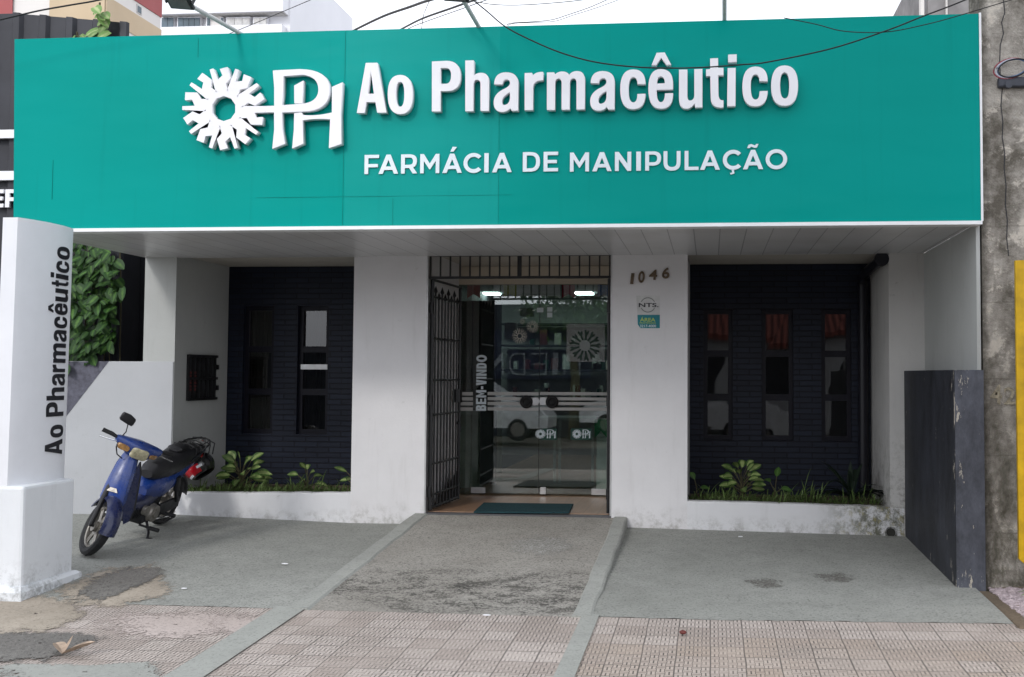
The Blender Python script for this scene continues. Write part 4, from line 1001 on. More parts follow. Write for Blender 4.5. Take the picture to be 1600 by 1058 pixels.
def sub_word(word, zoom, base, caph):
    (ox, oy, k, boxes) = zoom; xs = [(ox + a / k, ox + b / k) for a, b in boxes]
    z0 = at(*base, YS).z; h = at(*caph, YS).z - z0
    bx = [(at(a, base[1], YS).x, at(b, base[1], YS).x) for a, b in xs]
    for ch, bb in zip(word, bx):
        cs = cap_text(ch, [bb], h, h * .2)
        MB().join(plate_xz([[(p[0], p[1] + z0) for p in c] for c in cs], YS - .0125, .006)).build('small_letter', M_VINYL, SG)
sub_word('FARMÁCIA', (560, 225, 5.926, [(60, 193), (190, 372), (398, 548), (575, 752), (780, 960), (975, 1140), (1168, 1208), (1240, 1422)]), (685, 271), (685, 241))
sub_word('DE', (800, 0, 3.0225, [(52, 133), (150, 218)]), (845, 268.5), (845, 238))
sub_word('MANIPULAÇÃO', (880, 225, 4.444, [(48, 180), (203, 337), (360, 473), (508, 540), (570, 680), (697, 815), (843, 940), (950, 1088), (1108, 1235), (1248, 1388), (1405, 1555)]), (1060, 266.5), (1060, 236.5))

# ---- floodlights on arms over the sign
M_ARM = plain('pale_arm_paint', (.55, .55, .54), .5, 0, .1, 10)
def floodlight(base, tip, label):
    t = thing('floodlight', label, 'floodlight', base, 'floodlights on arms above the green sign')
    b0 = Vector(base); t0 = Vector(tip); d = (t0 - b0).normalized()
    MB().tube([b0 - Vector((0, 0, .12)) + Vector((0, .03, 0)), b0, t0], .017, 10).build('arm', M_ARM, t, True)
    mb = MB(); mb.box(-.16, .16, -.11, .11, -.03, .02, .012)
    for k in range(9): mb.box(-.14 + k * .033, -.134 + k * .033, -.09, .09, .02, .05)
    mb.box(-.185, -.17, -.02, .02, -.03, .09).box(.17, .185, -.02, .02, -.03, .09)
    M_ = Matrix.Translation(t0 + Vector((-.03, -.03, .0))) @ Matrix.Rotation(rad(-28), 4, 'X') @ Matrix.Rotation(rad(8), 4, 'Y') @ Matrix.Scale(.6, 4)
    mb.bm.transform(M_); mb.build('lamp_head', plain('black_casting', (.02, .02, .022), .5), t)
    g_ = MB().box(-.13, .13, -.085, .085, -.036, -.0302); g_.bm.transform(M_); g_.build('lamp_glass', plain('lamp_glass', (.12, .12, .12), .15), t)
bz = 4.02
b1 = at(380, 52, -1.98); t1 = at(290, 4, -2.62); floodlight((b1.x, -1.98, bz), t1, 'floodlight with pale arm above the sunburst emblem, its black head in full view')
b2 = at(750, 41, -1.98); t2 = at(719, -8, -2.6); floodlight((b2.x, -1.98, bz), t2, 'floodlight above the middle of the sign, head cut by the photo edge')
b3 = at(1132, 29, -1.98); t3 = at(1132, -40, -2.6); floodlight((b3.x, -1.98, bz), t3, 'rightmost floodlight arm, a thin upright rod above the letter t')

# ================================================================== SIGN COLUMN
PC = thing('sign_column', 'white curved column on a square plinth with the pharmacy name running up it', 'column', (-5.1, -2.7, -.3))
gz0 = -.33
MB().box(-5.45, -4.803, -2.998, -2.40, gz0, .5, .022).build('plinth', M_BASE, PC)
fo = MB(); fo.loft([[(-5.5, -3.045, gz0 - .05), (-4.77, -3.045, gz0 - .05), (-4.765, -2.33, gz0 - .05), (-5.5, -2.33, gz0 - .05)], [(-5.5, -3.045, -.235), (-4.775, -3.04, -.235), (-4.77, -2.34, -.215), (-5.5, -2.34, -.215)], [(-5.5, -3.02, -.2), (-4.793, -3.015, -.2), (-4.79, -2.38, -.195), (-5.5, -2.38, -.195)]])
fo.build('plinth_foot', M_BASE, PC)
def bez(t, p):
    a, b_, c, d = [Vector(q) for q in p]; return a * (1 - t) ** 3 + b_ * 3 * t * (1 - t) ** 2 + c * 3 * t * t * (1 - t) + d * t ** 3
CUR = [(-4.918, -2.985, 0), (-4.86, -2.87, 0), (-4.81, -2.6, 0), (-4.885, -2.38, 0)]
sec = [bez(k / 28, CUR) for k in range(29)]
ZC0, ZC1 = .497, 2.405
ring = [(-5.03, -2.985, 0)] + [tuple(p) for p in sec] + [(-5.03, -2.36, 0)]
cm = MB(); cm.loft([[(x - .02 * (1 - (z - .5) / 1.9), y, z) for x, y, _ in ring] for z in (ZC0, 1.1, 1.7, ZC1)])
cm.build('column_shaft', M_SIGNPOST, PC, True)
# lettering wrapped round the shaft: u along the curve, v up
adv = dict(A=.72, o=.61, P=.67, h=.61, a=.56, r=.39, m=.89, c=.56, e=.56, u=.61, t=.33, i=.28)
cur = [0.0]
L_ = 0
seq = ['A', 'o', ' ', 'P', 'h', 'a', 'r', 'm', 'a', 'c', 'e', 'u', 't', 'i', 'c', 'o']
tot = sum(adv.get(k, .28) for k in seq); v0 = at(85, 716, -2.75).z; v1 = at(100, 379, -2.75).z; kx = (v1 - v0) / tot; x = 0.0
H0 = 24.0                                           # cap height in units, map onto curve parameter
def up_curve(s):                                    # s: 0 = baseline (near the right edge) .. 1 = cap line
    return lerp(.885, .56, s)
xh = lambda g: None
for ch in seq:
    if ch == ' ': x += .28; continue
    cs = [flat(c) for c in GL[ch]] + ([flat(GL['^'][0])] if ch == 'e' else []) + ([flat(GL['.'][0])] if ch == 'i' else [])
    base = 177.0 - .0177 * (GL[ch][0][0][0] - 560)
    xs_ = [p[0] for p in cs[0]]; a0, a1 = min(xs_), max(xs_); w = adv[ch]
    def mp(p):
        v = (p[0] - a0) / (a1 - a0) * (w - .075) + .04 + x
        return (v * kx + v0, (base - p[1]) / 78.0)
    b = fill([[mp(p) for p in c] for c in cs], .004)
    for q in range(1, 20):
        bmesh.ops.bisect_plane(b, geom=b.verts[:] + b.edges[:] + b.faces[:], plane_co=(0, q * .09 - .1, 0), plane_no=(0, 1, 0))
    for vt in b.verts:
        z, s, hgt = vt.co.x, vt.co.y, vt.co.z
        t = up_curve(s); p = bez(t, CUR); p2 = bez(t + .01, CUR); tan = (p2 - p).normalized(); nr = Vector((-tan.y, tan.x, 0))
        if nr.x < 0: nr = -nr
        p = p + nr * (.001 + hgt); vt.co = (p.x - .02 * (1 - (z - .5) / 1.9), p.y, z)
    MB().join(b).build('letter', M_INK, PC)
    x += adv[ch]

# ================================================================== WALLS AND NEIGHBOURS
BW = thing('boundary_wall', 'low navy boundary wall with flaking paint at the right edge of the driveway', 'wall', (1.795, -1.98, -.3))
MB().box(1.795, 2.006, -2.03, -.0015, -.32, 1.352, .006).build('wall_side', M_DARKWALL, BW)
MB().box(1.797, 2.004, -2.036, -2.0305, -.32, 1.35).build('wall_end', M_DARKFRONT, BW)
LW = thing('low_wall', 'low white side wall with a slanted grey paint corner behind the blue motorbike', 'wall', (-6.1, .05, -.15))
MB().box(-6.9, -5.317, -.012, .1, -.2, 1.412, .006).build('wall_body', M_LOW, LW)
MB().join(plate_xz([[(at(*p, -.015).x, at(*p, -.015).z) for p in ((40, 566), (170, 564.5), (100, 655), (40, 730))]], -.0155, .003)).build('painted_corner', M_DIAG, LW)
CW = thing('concrete_wall', 'tall stained concrete wall with a long crack to the right of the pharmacy', 'wall', (2.03, -1.92, -.4))
MB().box(2.03, 5.5, -1.92, -1.6, -.4, 5.8).build('wall_body', M_CONC, CW)
cr = [(1568, 0), (1570, 20), (1565, 35), (1568, 52), (1563, 70), (1562, 95), (1563, 118), (1566, 140), (1564, 165), (1567, 190), (1566, 215), (1570, 240), (1569, 262), (1572, 290), (1571, 320), (1574, 345), (1573, 372), (1576, 400)]
mb = MB()
for a, b_ in zip(cr, cr[1:]):
    p, q = at(*a, -1.923), at(*b_, -1.923); w = .0035
    mb.poly([(p.x - w, -1.923, p.z), (p.x + w, -1.923, p.z), (q.x + w, -1.923, q.z), (q.x - w, -1.923, q.z)])
mb.build('crack', M_INK, CW)
mk = MB()
for ch, (x0, x1, y0, y1) in (('4', (1547, 1566, 601, 632)), ('2', (1568.5, 1587.5, 605, 632))):
    a, c = at(x0, y0, -1.924), at(x1, y1, -1.924); bm_ = font(ch, 1, c.x - a.x, .02)
    z0_ = min(v.co.y for v in bm_.verts); z1_ = max(v.co.y for v in bm_.verts)
    for v in bm_.verts: v.co.y = (v.co.y - z0_) / (z1_ - z0_) * (a.z - c.z)
    mk = MB(); mk.join(bm_, XZ(a.x, -1.924, c.z)); mk.build('painted_number', plain('faded_cream_paint', (.42, .37, .27), .9, 0, .35, 25), CW)
# cable box and its coil of wires
jb = thing('junction_box', 'dark cable junction on the concrete wall holding a coil of loose wires', 'cable box', at(1575, 118, -1.95))
c0 = at(1578, 128, -1.94); mb = MB().box(c0.x - .09, c0.x + .3, -1.975, -1.921, c0.z - .045, c0.z + .03, .01)
mb.tube([(c0.x - .02, -1.99, c0.z - .03), (c0.x - .02, -1.95, c0.z - .03)], .028, 10); mb.build('box_body', plain('grey_black_plastic', (.05, .055, .07), .6), jb)
for nm, col, k, ph in (('red', (.3, .06, .08), 1.0, 0), ('white', (.55, .58, .66), .93, .5), ('blue', (.06, .12, .25), .86, 1.0), ('black', (.02, .02, .02), .9, 1.7)):
    P = []
    for i in range(26):
        t = i / 25 * 5.4 + ph * .3 + .2; cc = at(1579, 107, -1.97)
        P.append((cc.x + .125 * k * math.cos(t) + .012 * ph, -1.965 - .012 * i / 25 - .006 * ph, cc.z + .075 * k * math.sin(t) + .02 * math.cos(t)))
    P.append((P[-1][0] + .25, -1.97, P[-1][2] + .08)); MB().tube(P, .0055, 6).build('wire', plain('wire_' + nm, col, .5), jb, True)
# yellow panel at the right edge
YP = thing('yellow_barrier', 'yellow steel barrier on a dark post at the right edge of the photo', 'barrier', at(1600, 890, -2.4))
a = at(1589.5, 600, -2.4); zt1, zt2 = at(1590, 407, -2.4).z, at(1600, 404, -2.4).z; zb1, zb2 = at(1590, 874, -2.4).z, at(1600, 884, -2.4).z
mb = MB(); mb.join(plate_xz([[(a.x, zb1), (a.x + .05, zb2), (a.x + .45, zb2 - .02), (a.x + .45, zt1 + .02), (a.x, zt1)]], -2.4, .04)); mb.build('panel_sheet', M_YELLOW, YP)
MB().tube([(a.x + .12, -2.33, -.3), (a.x + .12, -2.33, 1.9)], .03, 10).build('post', M_BLACK, YP)
q = gat(1603, 984); tag(MB().box(2.03, 2.5, -3.32, -3.13, -.34, -.268, .015).build('yellow_kerbstone', M_YELLOW), 'yellow painted kerbstone at the lower right corner by the gravel', 'kerbstone')

NB = thing('clad_building', 'dark corrugated metal clad building with white sign letters at the left edge', 'building', (-7.6, .6, 0))
mb = MB(); x = -10.0; P = []
while x < -6.13:
    P += [(x, .42), (x + .17, .42), (x + .2, .38), (x + .27, .38), (x + .3, .42)]; x += .3
P = [p for p in P if p[0] <= -6.118] + [(-6.118, .42)]
ztop = lambda xx: lerp(5.13, 4.99, max(0, min(1, (xx + 7.4) / 1.3)))
mb.loft([[(p[0], p[1], -.3) for p in P], [(p[0], p[1], ztop(p[0])) for p in P]], cap=False, close=False)
mb.build('corrugated_cladding', M_CORR, NB)
MB().box(-10, -6.15, .44, 4, -.3, 4.5).build('wall', M_CORR, NB)
MB().box(-6.119, -5.66, .75, 1.0, -.3, 3.6).build('side_panel', plain('black_side_panel', (.012, .012, .016), .5), NB)
NS = thing('neighbour_sign', 'white outlined sign with letters EF on the dark cladding at the left edge', 'sign', at(10, 260, .34))
def zat(y, x=12): return at(x, y, .34).z
xr = at(60, 200, .34).x; mb = MB()
for ya, yb in ((203, 216), (267.5, 281.5)): mb.box(xr - 3, xr, .33, .372, zat(yb), zat(ya))
mb.box(xr, xr + .12, .33, .372, zat(281.5), zat(203)); mb.build('sign_outline', M_LETTER, NS)
zb0, ht = zat(324), zat(296) - zat(324)
for ch, (pa, pb) in (('E', (-12, 5.5)), ('F', (8.5, 26))):
    xa, xb = at(pa, 310, .34).x, at(pb, 310, .34).x
    MB().join(plate_xz([[(p[0] + xa, p[1] + zb0) for p in flat(c)] for c in cap(ch, xb - xa, ht, ht * .24)], .335, .037)).build('letter', M_LETTER, NS)

# distant buildings over the roofline
def far_box(mb, x0, x1, y0, y1, Y, dep): a, c = at(x0, y0, Y), at(x1, y1, Y); return mb.box(a.x, c.x, Y, Y + dep, c.z, a.z)
M_FW = plain('far_white_render', (.74, .74, .77), .8, 0, .03, .3); M_FG = plain('far_window_glass', (.09, .13, .16), .2, 0, .2, .5); M_FS = plain('far_shade_grey', (.55, .54, .53), .8)
M_RED = plain('brick_red_render', (.36, .1, .1), .85, 0, .06, .3); M_TAN = plain('tan_render', (.56, .44, .3), .85, 0, .06, .3); M_OFF = plain('off_white_render', (.68, .65, .62), .85, 0, .03, .4)
TW = thing('apartment_tower', 'red, tan and white apartment tower behind the dark cladding at top left', 'building', (-24, 25, 0))
XT = at(166, 8, 23.3).x; YT = atX(251, 30, XT).y
MB().box(XT - 15, XT, 23.3, YT, -.6, 19).build('tower_wall', M_OFF, TW)
def band(z0, z1, m): MB().box(XT - .05, XT + .03, 23.27, YT + .03, z0, z1).build('colour_band', m, TW)
zr_ = (atX(208, 0, XT).z + atX(250, 26, XT).z) / 2; zt_t = (atX(186, 5, XT).z + atX(250, 47, XT).z) / 2; zt_b = atX(201, 50, XT).z
band(zr_, 19, M_RED); band(zt_b, zt_t, M_TAN)
for x0, x1, m_ in ((-70, 20, M_RED), (78, 164, M_TAN)):
    a, c = at(x0, 10, 23.25), at(x1, 10, 23.25); MB().box(a.x, c.x, 23.22, 23.25, 3, 17).build('colour_panel', m_, TW)
wa, wb = atX(213, 16, XT), atX(221, 16, XT)
w_ = MB().box(XT - .01, XT + .02, wa.y, wb.y, zt_t + .08, zr_ - .08).build('window', M_FS, TW); MB().box(XT, XT + .03, wa.y + .05, wb.y - .05, zt_t + .12, zr_ - .12).build('pane', M_FG, w_)
WA = thing('white_apartments', 'white apartment block with a row of windows behind the sign, left of centre', 'building', (-26, 50, 0))
far_box(MB(), 252, 441, -60, 700, 45, 10).build('wall', M_FW, WA)
far_box(MB(), 250, 442, -40, 17, 44.2, .79).build('parapet', M_FW, WA)
far_box(MB(), 251, 442, 17.5, 19.5, 44.4, .59).build('ledge_shadow', M_FS, WA)  # grey strip painting the shadow line under the parapet
far_box(MB(), 250, 440, 42.5, 60, 44.4, .59).build('balcony', M_FW, WA)
far_box(MB(), 322, 346, 20, 42.4, 44.7, .29).build('recess', M_OFF, WA)
for x0, x1, pn, mt in ((252, 270.5, 2, M_FG), (277.5, 312, 4, M_FG), (323, 327.5, 1, M_FG), (344.5, 348, 1, M_FG), (354, 390, 3, M_FS), (396, 416, 2, M_FS)):
    w_ = far_box(MB(), x0 - .8, x1 + .8, 27, 43.3, 44.66, .3).build('window', M_FW, WA); mb = MB()
    for k in range(pn): far_box(mb, lerp(x0, x1, k / pn) + .7, lerp(x0, x1, (k + 1) / pn) - .3, 28, 42.6, 44.6, .05)
    mb.build('pane', mt, w_)
WB = thing('white_block', 'pale white stepped block beyond the apartments, sloping down to the right', 'building', (-21, 60, 0))
mb = MB(); mb.join(plate_xz([[(at(*p, 55).x, at(*p, 55).z) for p in ((430, 500), (430, 3), (492, 3), (516, 28), (527, 28), (545, 48), (545, 500))]], 55, 8)); mb.build('wall', M_FW, WB)
far_box(MB(), 440.5, 479, 25.5, 60, 54.9, .09).build('loggia', M_FS, WB)
far_box(MB(), 459, 478, 32, 60, 54.8, .08).build('shutter', M_FW, WB)
w_ = far_box(MB(), 442.5, 450.5, 33, 38.5, 54.8, .08).build('window', M_FW, WB); mb = MB(); far_box(mb, 443, 446, 33.8, 37.8, 54.7, .05); far_box(mb, 447, 450, 33.8, 37.8, 54.7, .05); mb.build('pane', M_FG, w_)
GB = thing('grey_building', 'weathered grey concrete building rising behind the top right corner of the sign', 'building', (4, 9, 0))
far_box(MB(), 1449, 1700, -80, 700, 8, 5).build('wall', plain('far_grey_concrete', (.24, .23, .23), .9, 0, .25, 1.2), GB)
for x0, x1 in ((1438, 1450), (1478, 1487), (1526, 1533)): far_box(MB(), x0, x1, -80, 700, 7.9, .15).build('pilaster_strip', M_OFF, GB)

# ================================================================== OVERHEAD CABLES
def cable(pts, r, label, grp='overhead cables above the sign'):
    P = [at(x, y, Y) for x, y, Y in pts]; Q = []
    for i in range(len(P) - 1):
        a, b_, c, d = P[max(i - 1, 0)], P[i], P[i + 1], P[min(i + 2, len(P) - 1)]
        for k in range(6):
            t = k / 6; Q.append(.5 * ((2 * b_) + (c - a) * t + (2 * a - 5 * b_ + 4 * c - d) * t * t + (3 * b_ - a - 3 * c + d) * t ** 3))
    Q.append(P[-1]); return tag(MB().tube(Q, r * .72, 6).build('overhead_cable', M_CABLE), label, 'cable', grp)
Yc = -3.6
cable([(700, -30, Yc), (735, -3, Yc), (760, 17, Yc), (790, 42, Yc), (830, 63, Yc), (878, 83, Yc), (930, 97, Yc), (990, 104.5, Yc), (1050, 106.5, Yc), (1105, 105, Yc), (1160, 101, Yc), (1200, 97, Yc), (1299, 76, Yc), (1385, 48, Yc), (1441, 26, Yc), (1508, 0, Yc), (1600, -42, Yc)], .0062, 'longest black cable sagging across the white letters of the sign')
cable([(-60, 44, -2.4), (0, 31, -2.4), (60, 17, -2.4), (110, 8, -2.4), (155, 0, -2.4), (240, -20, -2.4)], .009, 'thick black cable crossing the dark cladding at the top left corner')
cable([(540, 55, 2), (560, 44, 1.5), (600, 25, .5), (640, 11, -.5), (672, 0, -1.5), (780, -30, -4)], .017, 'thick black cable bundle rising to the right above the sunburst monogram')
cable([(615, 52, 2), (632, 43, 1.5), (660, 29, .5), (705, 13, -.5), (745, -1, -1.5), (850, -32, -4)], .014, 'thick cable pair just left of the middle floodlight')
cable([(625, 53, 2), (644, 42, 1.5), (690, 25, .5), (727, 12, -.5), (760, 0, -1.5), (850, -30, -4)], .006, 'thin wire running beneath the thick cable pair at the middle floodlight')
cable([(656, 60, .5), (659, 43, .5), (661.5, 25, .5), (668, 8, .5), (674, -4, .5), (682, -20, .5)], .005, 'short thin wire dropping steeply between the two thick cables')
cable([(740, 2, 1), (770, 7, 1), (810, 8, 1), (860, 5, 1), (910, 0, 1), (970, -9, 1)], .006, 'thin nearly level wire against the white sky right of the middle floodlight')
cable([(792, 39, 0), (800, 36, 0), (832, 34, 0), (862, 31, 0), (885, 24, 0), (920, 12, 0), (948, 0, 0), (990, -18, 0)], .005, 'upper of two thin wires rising to the right from the sign top')
cable([(793, 40, -.2), (805, 36.5, -.2), (840, 35, -.2), (868, 33, -.2), (895, 24, -.2), (930, 13, -.2), (966, 0, -.2), (1010, -16, -.2)], .004, 'lower of two thin wires rising to the right from the sign top')
cable([(1225, 28, Yc), (1275, 38, Yc), (1320, 49, Yc), (1385, 50, Yc), (1448, 38, Yc), (1500, 24, Yc), (1560, 6, Yc), (1640, -18, Yc)], .004, 'thin dark wire dipping over the upper right part of the sign')
cable([(350, 56, 1), (385, 42, 1), (440, 19, 1), (485, 0, 1), (530, -20, 1)], .005, 'thin wire in front of the white apartment block')

# ================================================================== PLANTS
def leafy(name, loc, label, cat, n, L, Wd, h, mat, spread_=1.0, stemr=.007, group=None, droop=.35, up=.5):
    t = thing(name, label, cat, loc, group); mb = MB(); st = MB(); o = Vector(loc)
    for k in range(n):
        a = k * 2.4 + random.uniform(-.3, .3); f = (k + .5) / n; hz = h * (.35 + .65 * f)
        el = lerp(.05, 1.2, f ** 1.5) * up * 1.6; d = Vector((math.cos(a) * math.cos(el), math.sin(a) * math.cos(el), math.sin(el)))
        b0 = o + Vector((random.uniform(-.02, .02), random.uniform(-.02, .02), hz * .55)); b1 = b0 + Vector((d.x, d.y, .5 + d.z)) * (.1 * spread_)
        st.tube([o + Vector((0, 0, -.02)), b0, b1], stemr * .7, 5)
        mb.leaf(b1, d, (random.uniform(-.3, .3), -.75, .65), L * random.uniform(.75, 1.1), Wd * random.uniform(.8, 1.1), droop * random.uniform(.4, 1.2), .2)
    mb.build('leaves', mat, t, True, normals=False); st.build('stem', M_STEM, t); return t
def ground_at(px, py, Y): p = at(px, py, Y); return (p.x, Y, p.z)
leafy('dieffenbachia', (-4.78, .42, .07), 'bushy cream and green variegated plant at the left end of the left planter', 'plant', 24, .165, .085, .36, M_DIEF, 1.2)
leafy('dieffenbachia', (-4.08, .4, .07), 'small variegated plant alone in the middle of the left planter', 'plant', 8, .13, .065, .3, M_DIEF, .9)
leafy('dieffenbachia', (-3.56, .35, .07), 'variegated plant half hidden by the pillar in the left planter', 'plant', 7, .13, .065, .36, M_DIEF, .9)
leafy('dieffenbachia', (.31, .4, .06), 'bushy pale variegated plant in the right planter', 'plant', 22, .15, .08, .38, M_DIEF, 1.15)
leafy('dieffenbachia', (.62, .5, .06), 'two dark green leaves on short stems right of the bushy plant in the right planter', 'plant', 3, .13, .065, .28, M_LEAF, .8, up=.8)
leafy('dieffenbachia', (-.13, .5, .06), 'single dim leaf on a stalk near the left end of the right planter', 'plant', 2, .13, .06, .3, M_LEAF, .5, up=.9)
AG = thing('strap_plant', 'dark strap leaved plant arching at the right end of the right planter', 'plant', (1.37, .42, .11)); mb = MB()
for k in range(22):
    a = k * 2.4; el = random.uniform(.25, 1.1); mb.leaf((1.37, .42, .11), (math.cos(a) * math.cos(el), abs(math.sin(a)) * math.cos(el) * .5 - .18, math.sin(el)), (0, 0, 1), random.uniform(.45, .72), .07, random.uniform(.25, .75), .25, seg=9)
mb.leaf((1.36, .5, .05), (.02, .02, 1), (0, 1, 0), .42, .07, 0, .25, seg=6)
mb.build('leaves', M_AGAVE, AG, True, normals=False)
def grass(x0, x1, z, n, label):
    mb = MB()
    for _ in range(n):
        x = random.uniform(x0, x1); y = .13 + abs(random.gauss(0, .22)); cl = .6 + .7 * (math.sin(x * 9) * .5 + .5) * random.random()
        a = random.uniform(0, 6.28); e = random.uniform(.5, 1.4)
        mb.leaf((x, min(y, 1.1), z), (math.cos(a) * math.cos(e), math.sin(a) * math.cos(e), math.sin(e)), (.1, .2, 1), random.uniform(.1, .3) * cl * (1.6 if random.random() < .15 else 1), .011, random.uniform(.2, .8), .1, seg=3)
    return kind(mb.build('grass', M_GRASS, normals=False), 'stuff', label, 'grass')
grass(-5.28, -3.5, .09, 1100, 'tufts of thin grass filling the left planter')
grass(-.2, 1.62, .08, 800, 'tufts of thin grass filling the right planter')
def ivy(name, label, px, Y, n, L, mat, thick=.3):
    xs = [p[0] for p in px]; ys = [p[1] for p in px]
    t = thing(name, label, 'climbing plant', at(sum(xs) / len(xs), max(ys), Y)); mb = MB(); st = MB()
    def inside_(x, y):
        c = False; j = len(px) - 1
        for i in range(len(px)):
            if (px[i][1] > y) != (px[j][1] > y) and x < (px[j][0] - px[i][0]) * (y - px[i][1]) / (px[j][1] - px[i][1]) + px[i][0]: c = not c
            j = i
        return c
    k = 0
    while k < n:
        x, y = random.uniform(min(xs), max(xs)), random.uniform(min(ys), max(ys))
        if not inside_(x, y): continue
        k += 1; p = at(x, y, Y - random.random() * thick); a = random.uniform(-1.4, 1.4)
        d = Vector((math.sin(a) * .8, random.uniform(-.9, .1), -random.uniform(.2, 1))); l_ = L * random.uniform(.45, 1.45)
        mb.leaf(p, d, (random.uniform(-.4, .4), -1, .6), l_, l_ * .72, .15, .18, .35, seg=5)
    for _ in range(3 if n < 40 else 8):
        x = lerp(min(xs), max(xs), random.uniform(.3, .7)) if n < 40 else random.uniform(min(xs), max(xs)); P = [at(x + random.uniform(-1.5, 1.5), lerp(max(ys), min(ys), q / 6), Y - .03) for q in range(7)]; st.tube(P, .006, 5)
    mb.build('foliage', mat, t, True, normals=False); st.build('stem', M_STEM, t); return t
ivy('ivy', 'glossy green ivy climbing the dark wall between the sign column and the pharmacy', [(95, 372), (165, 380), (182, 400), (186, 430), (193, 452), (186, 470), (178, 505), (182, 535), (160, 545), (150, 566), (95, 575)], .36, 520, .098, M_IVY, .45)
ivy('vine', 'pale green vine shoot with buds over the top of the dark cladding', [(139, 8), (152, 4), (165, 14), (163, 26), (168, 34), (176, 45), (172, 58), (150, 58), (150, 40), (153, 24)], .36, 15, .13, M_VINE, .1)
ivy('vine', 'tiny pale sprig peeping above the left end of the sign', [(115, 52), (126, 50), (128, 60), (114, 60)], .36, 5, .08, M_VINE, .1)
leafy('weed', (2.35, -2.35, -.28), 'pale dry weed against the concrete wall by the gravel', 'weed', 16, .22, .012, .1, MATS['pale_vine_leaf'], .6, up=1.1)
leafy('weed', (2.2, -2.75, -.28), 'small green weed at the brick edge of the gravel', 'weed', 9, .09, .03, .07, M_GRASS, .5)

# ---- litter
def gp_(px, py): return gat(px, py, .01)
p = gp_(98, 1025); mb = MB(); 
DL = thing('dead_leaf', 'curled brown dead leaf lying on the pavement at lower left', 'leaf', p)
for d, L, w, dr in (((.9, .1, .25), .19, .09, -.1), ((-.6, .5, .5), .16, .07, .3), ((.2, .9, .9), .1, .02, -.2)): mb.leaf(p + Vector((0, 0, .012)), d, (0, 0, 1), L, w, dr, .5, seg=6)
mb.build('blade', plain('dead_leaf_brown', (.42, .32, .24), .8, 0, .25, 14), DL, normals=False)
p = gp_(1067, 991); b = bmesh.new(); bmesh.ops.create_icosphere(b, subdivisions=2, radius=.018); mb = MB(); mb.join(b, Matrix.Translation(p + Vector((0, 0, .012))) @ Matrix.Diagonal((1.3, 1, .75, 1)))
tag(mb.build('fallen_fruit', plain('dark_red_fruit', (.14, .03, .025), .6, 0, .2, 40), smooth=True), 'small dark red fallen fruit on the tiles right of the ramp', 'fruit')
for k, (px, py, lb) in enumerate(((445, 884, 'on the left kerb of the ramp'), (288, 921, 'on the driveway in front of the motorbike'), (1157, 840, 'on the driveway below the right planter'), (760, 963, 'at the foot of the ramp'))):
    p = gp_(px, py); r = .013; mb = MB(); P = [p + Vector((r * 1.8 * math.cos(t) * random.uniform(.6, 1.2), r * math.sin(t) * random.uniform(.6, 1.2), .012 if k != 0 else .02)) for t in [i * .785 for i in range(8)]]
    mb.loft([[(q.x, q.y, q.z - .006) for q in P], P]); tag(mb.build('paper_scrap', M_LETTER), 'torn scrap of white paper ' + lb, 'litter', 'paper scraps on the ground')

# ================================================================== MOTORBIKE
K = .87; LEAN = rad(15.5)
def blue(name, base): 
    mt, n, l, b = nodes(name, base, .34, .5)
    v = coords(n, l); d = ramp(n, l, noise(n, l, v, 7, 8, .75), .46, .66)
    c = mix(n, l, ramp(n, l, noise(n, l, v, 3), .3, .7), tuple(x * .8 for x in base), tuple(min(1, x * 1.25 + .006) for x in base))
    c = mix(n, l, math_(n, l, 'MULTIPLY', d, .3), c, (.09, .085, .08))
    sc = ramp(n, l, noise(n, l, coords(n, l, (3, 3, 14)), 11, 5, .6), .7, .73)
    l.new(mix(n, l, math_(n, l, 'MULTIPLY', sc, .5), c, (.2, .22, .28)), b.inputs['Base Color'])
    l.new(ramp(n, l, d, .0, 1.0, (.26,) * 3 + (1,), (.6,) * 3 + (1,)), b.inputs['Roughness'])
    b.inputs['Coat Weight'].default_value = .25; b.inputs['Coat Roughness'].default_value = .2
    return mt
M_BLUE = blue('blue_paint', (.008, .036, .19)); M_BLUED = blue('dark_blue_paint', (.006, .012, .06))
M_PLA = plain('black_plastic', (.015, .015, .017), .5); M_SEAT = plain('black_vinyl_seat', (.016, .016, .018), .45, 0, .2, 8, .2)
M_CAST = plain('cast_alloy', (.3, .28, .25), .45, .6, .15, 15); M_CHROME = plain('chrome', (.7, .7, .7), .15, 1.0, .05)
MO = thing('motorbike', 'blue underbone motorbike leaning on its side stand behind the sign column', 'motorbike', (-5.2, -.42, -.128))
MO.scale = (K * 1.18, K, K); MO.rotation_euler = (-LEAN, rad(4), rad(-86.5))
def part(mb, nm, mt, parent=None, smooth=True): return mb.build(nm, mt, parent or MO, smooth, local=True)
SA0 = Vector((1.19, 0, .28)); SAd = (Vector((.9, 0, .97)) - SA0).normalized()
STEER = Matrix.Translation(SA0) @ Matrix.Rotation(rad(46), 4, SAd) @ Matrix.Translation(-SA0)
def wheel(c, st=None):
    t = MB().torus(c, (0, 1, 0), .232, .042, 44, 10, 1.05); r = MB().torus(c, (0, 1, 0), .19, .016, 40, 8, 1.6); c = Vector(c)
    r.disc(c, (0, 1, 0), .05, .1, 20).disc(c, (0, 1, 0), .075, .03, 20)
    for k in range(6):
        a = k * math.pi / 3 + .3
        for o in (-.09, .09): r.tube([c + Vector((math.cos(a + o * 2.4) * .05, 0, math.sin(a + o * 2.4) * .05)), c + Vector((math.cos(a + o) * .185, 0, math.sin(a + o) * .185))], [.016, .011], 6)
    if st: t.bm.transform(st); r.bm.transform(st)
    w = part(r, 'wheel', M_CAST); part(t, 'tyre', M_RUBBER, w)
wheel((0, 0, .275)); wheel((1.19, 0, .275), STEER)
mb = MB()
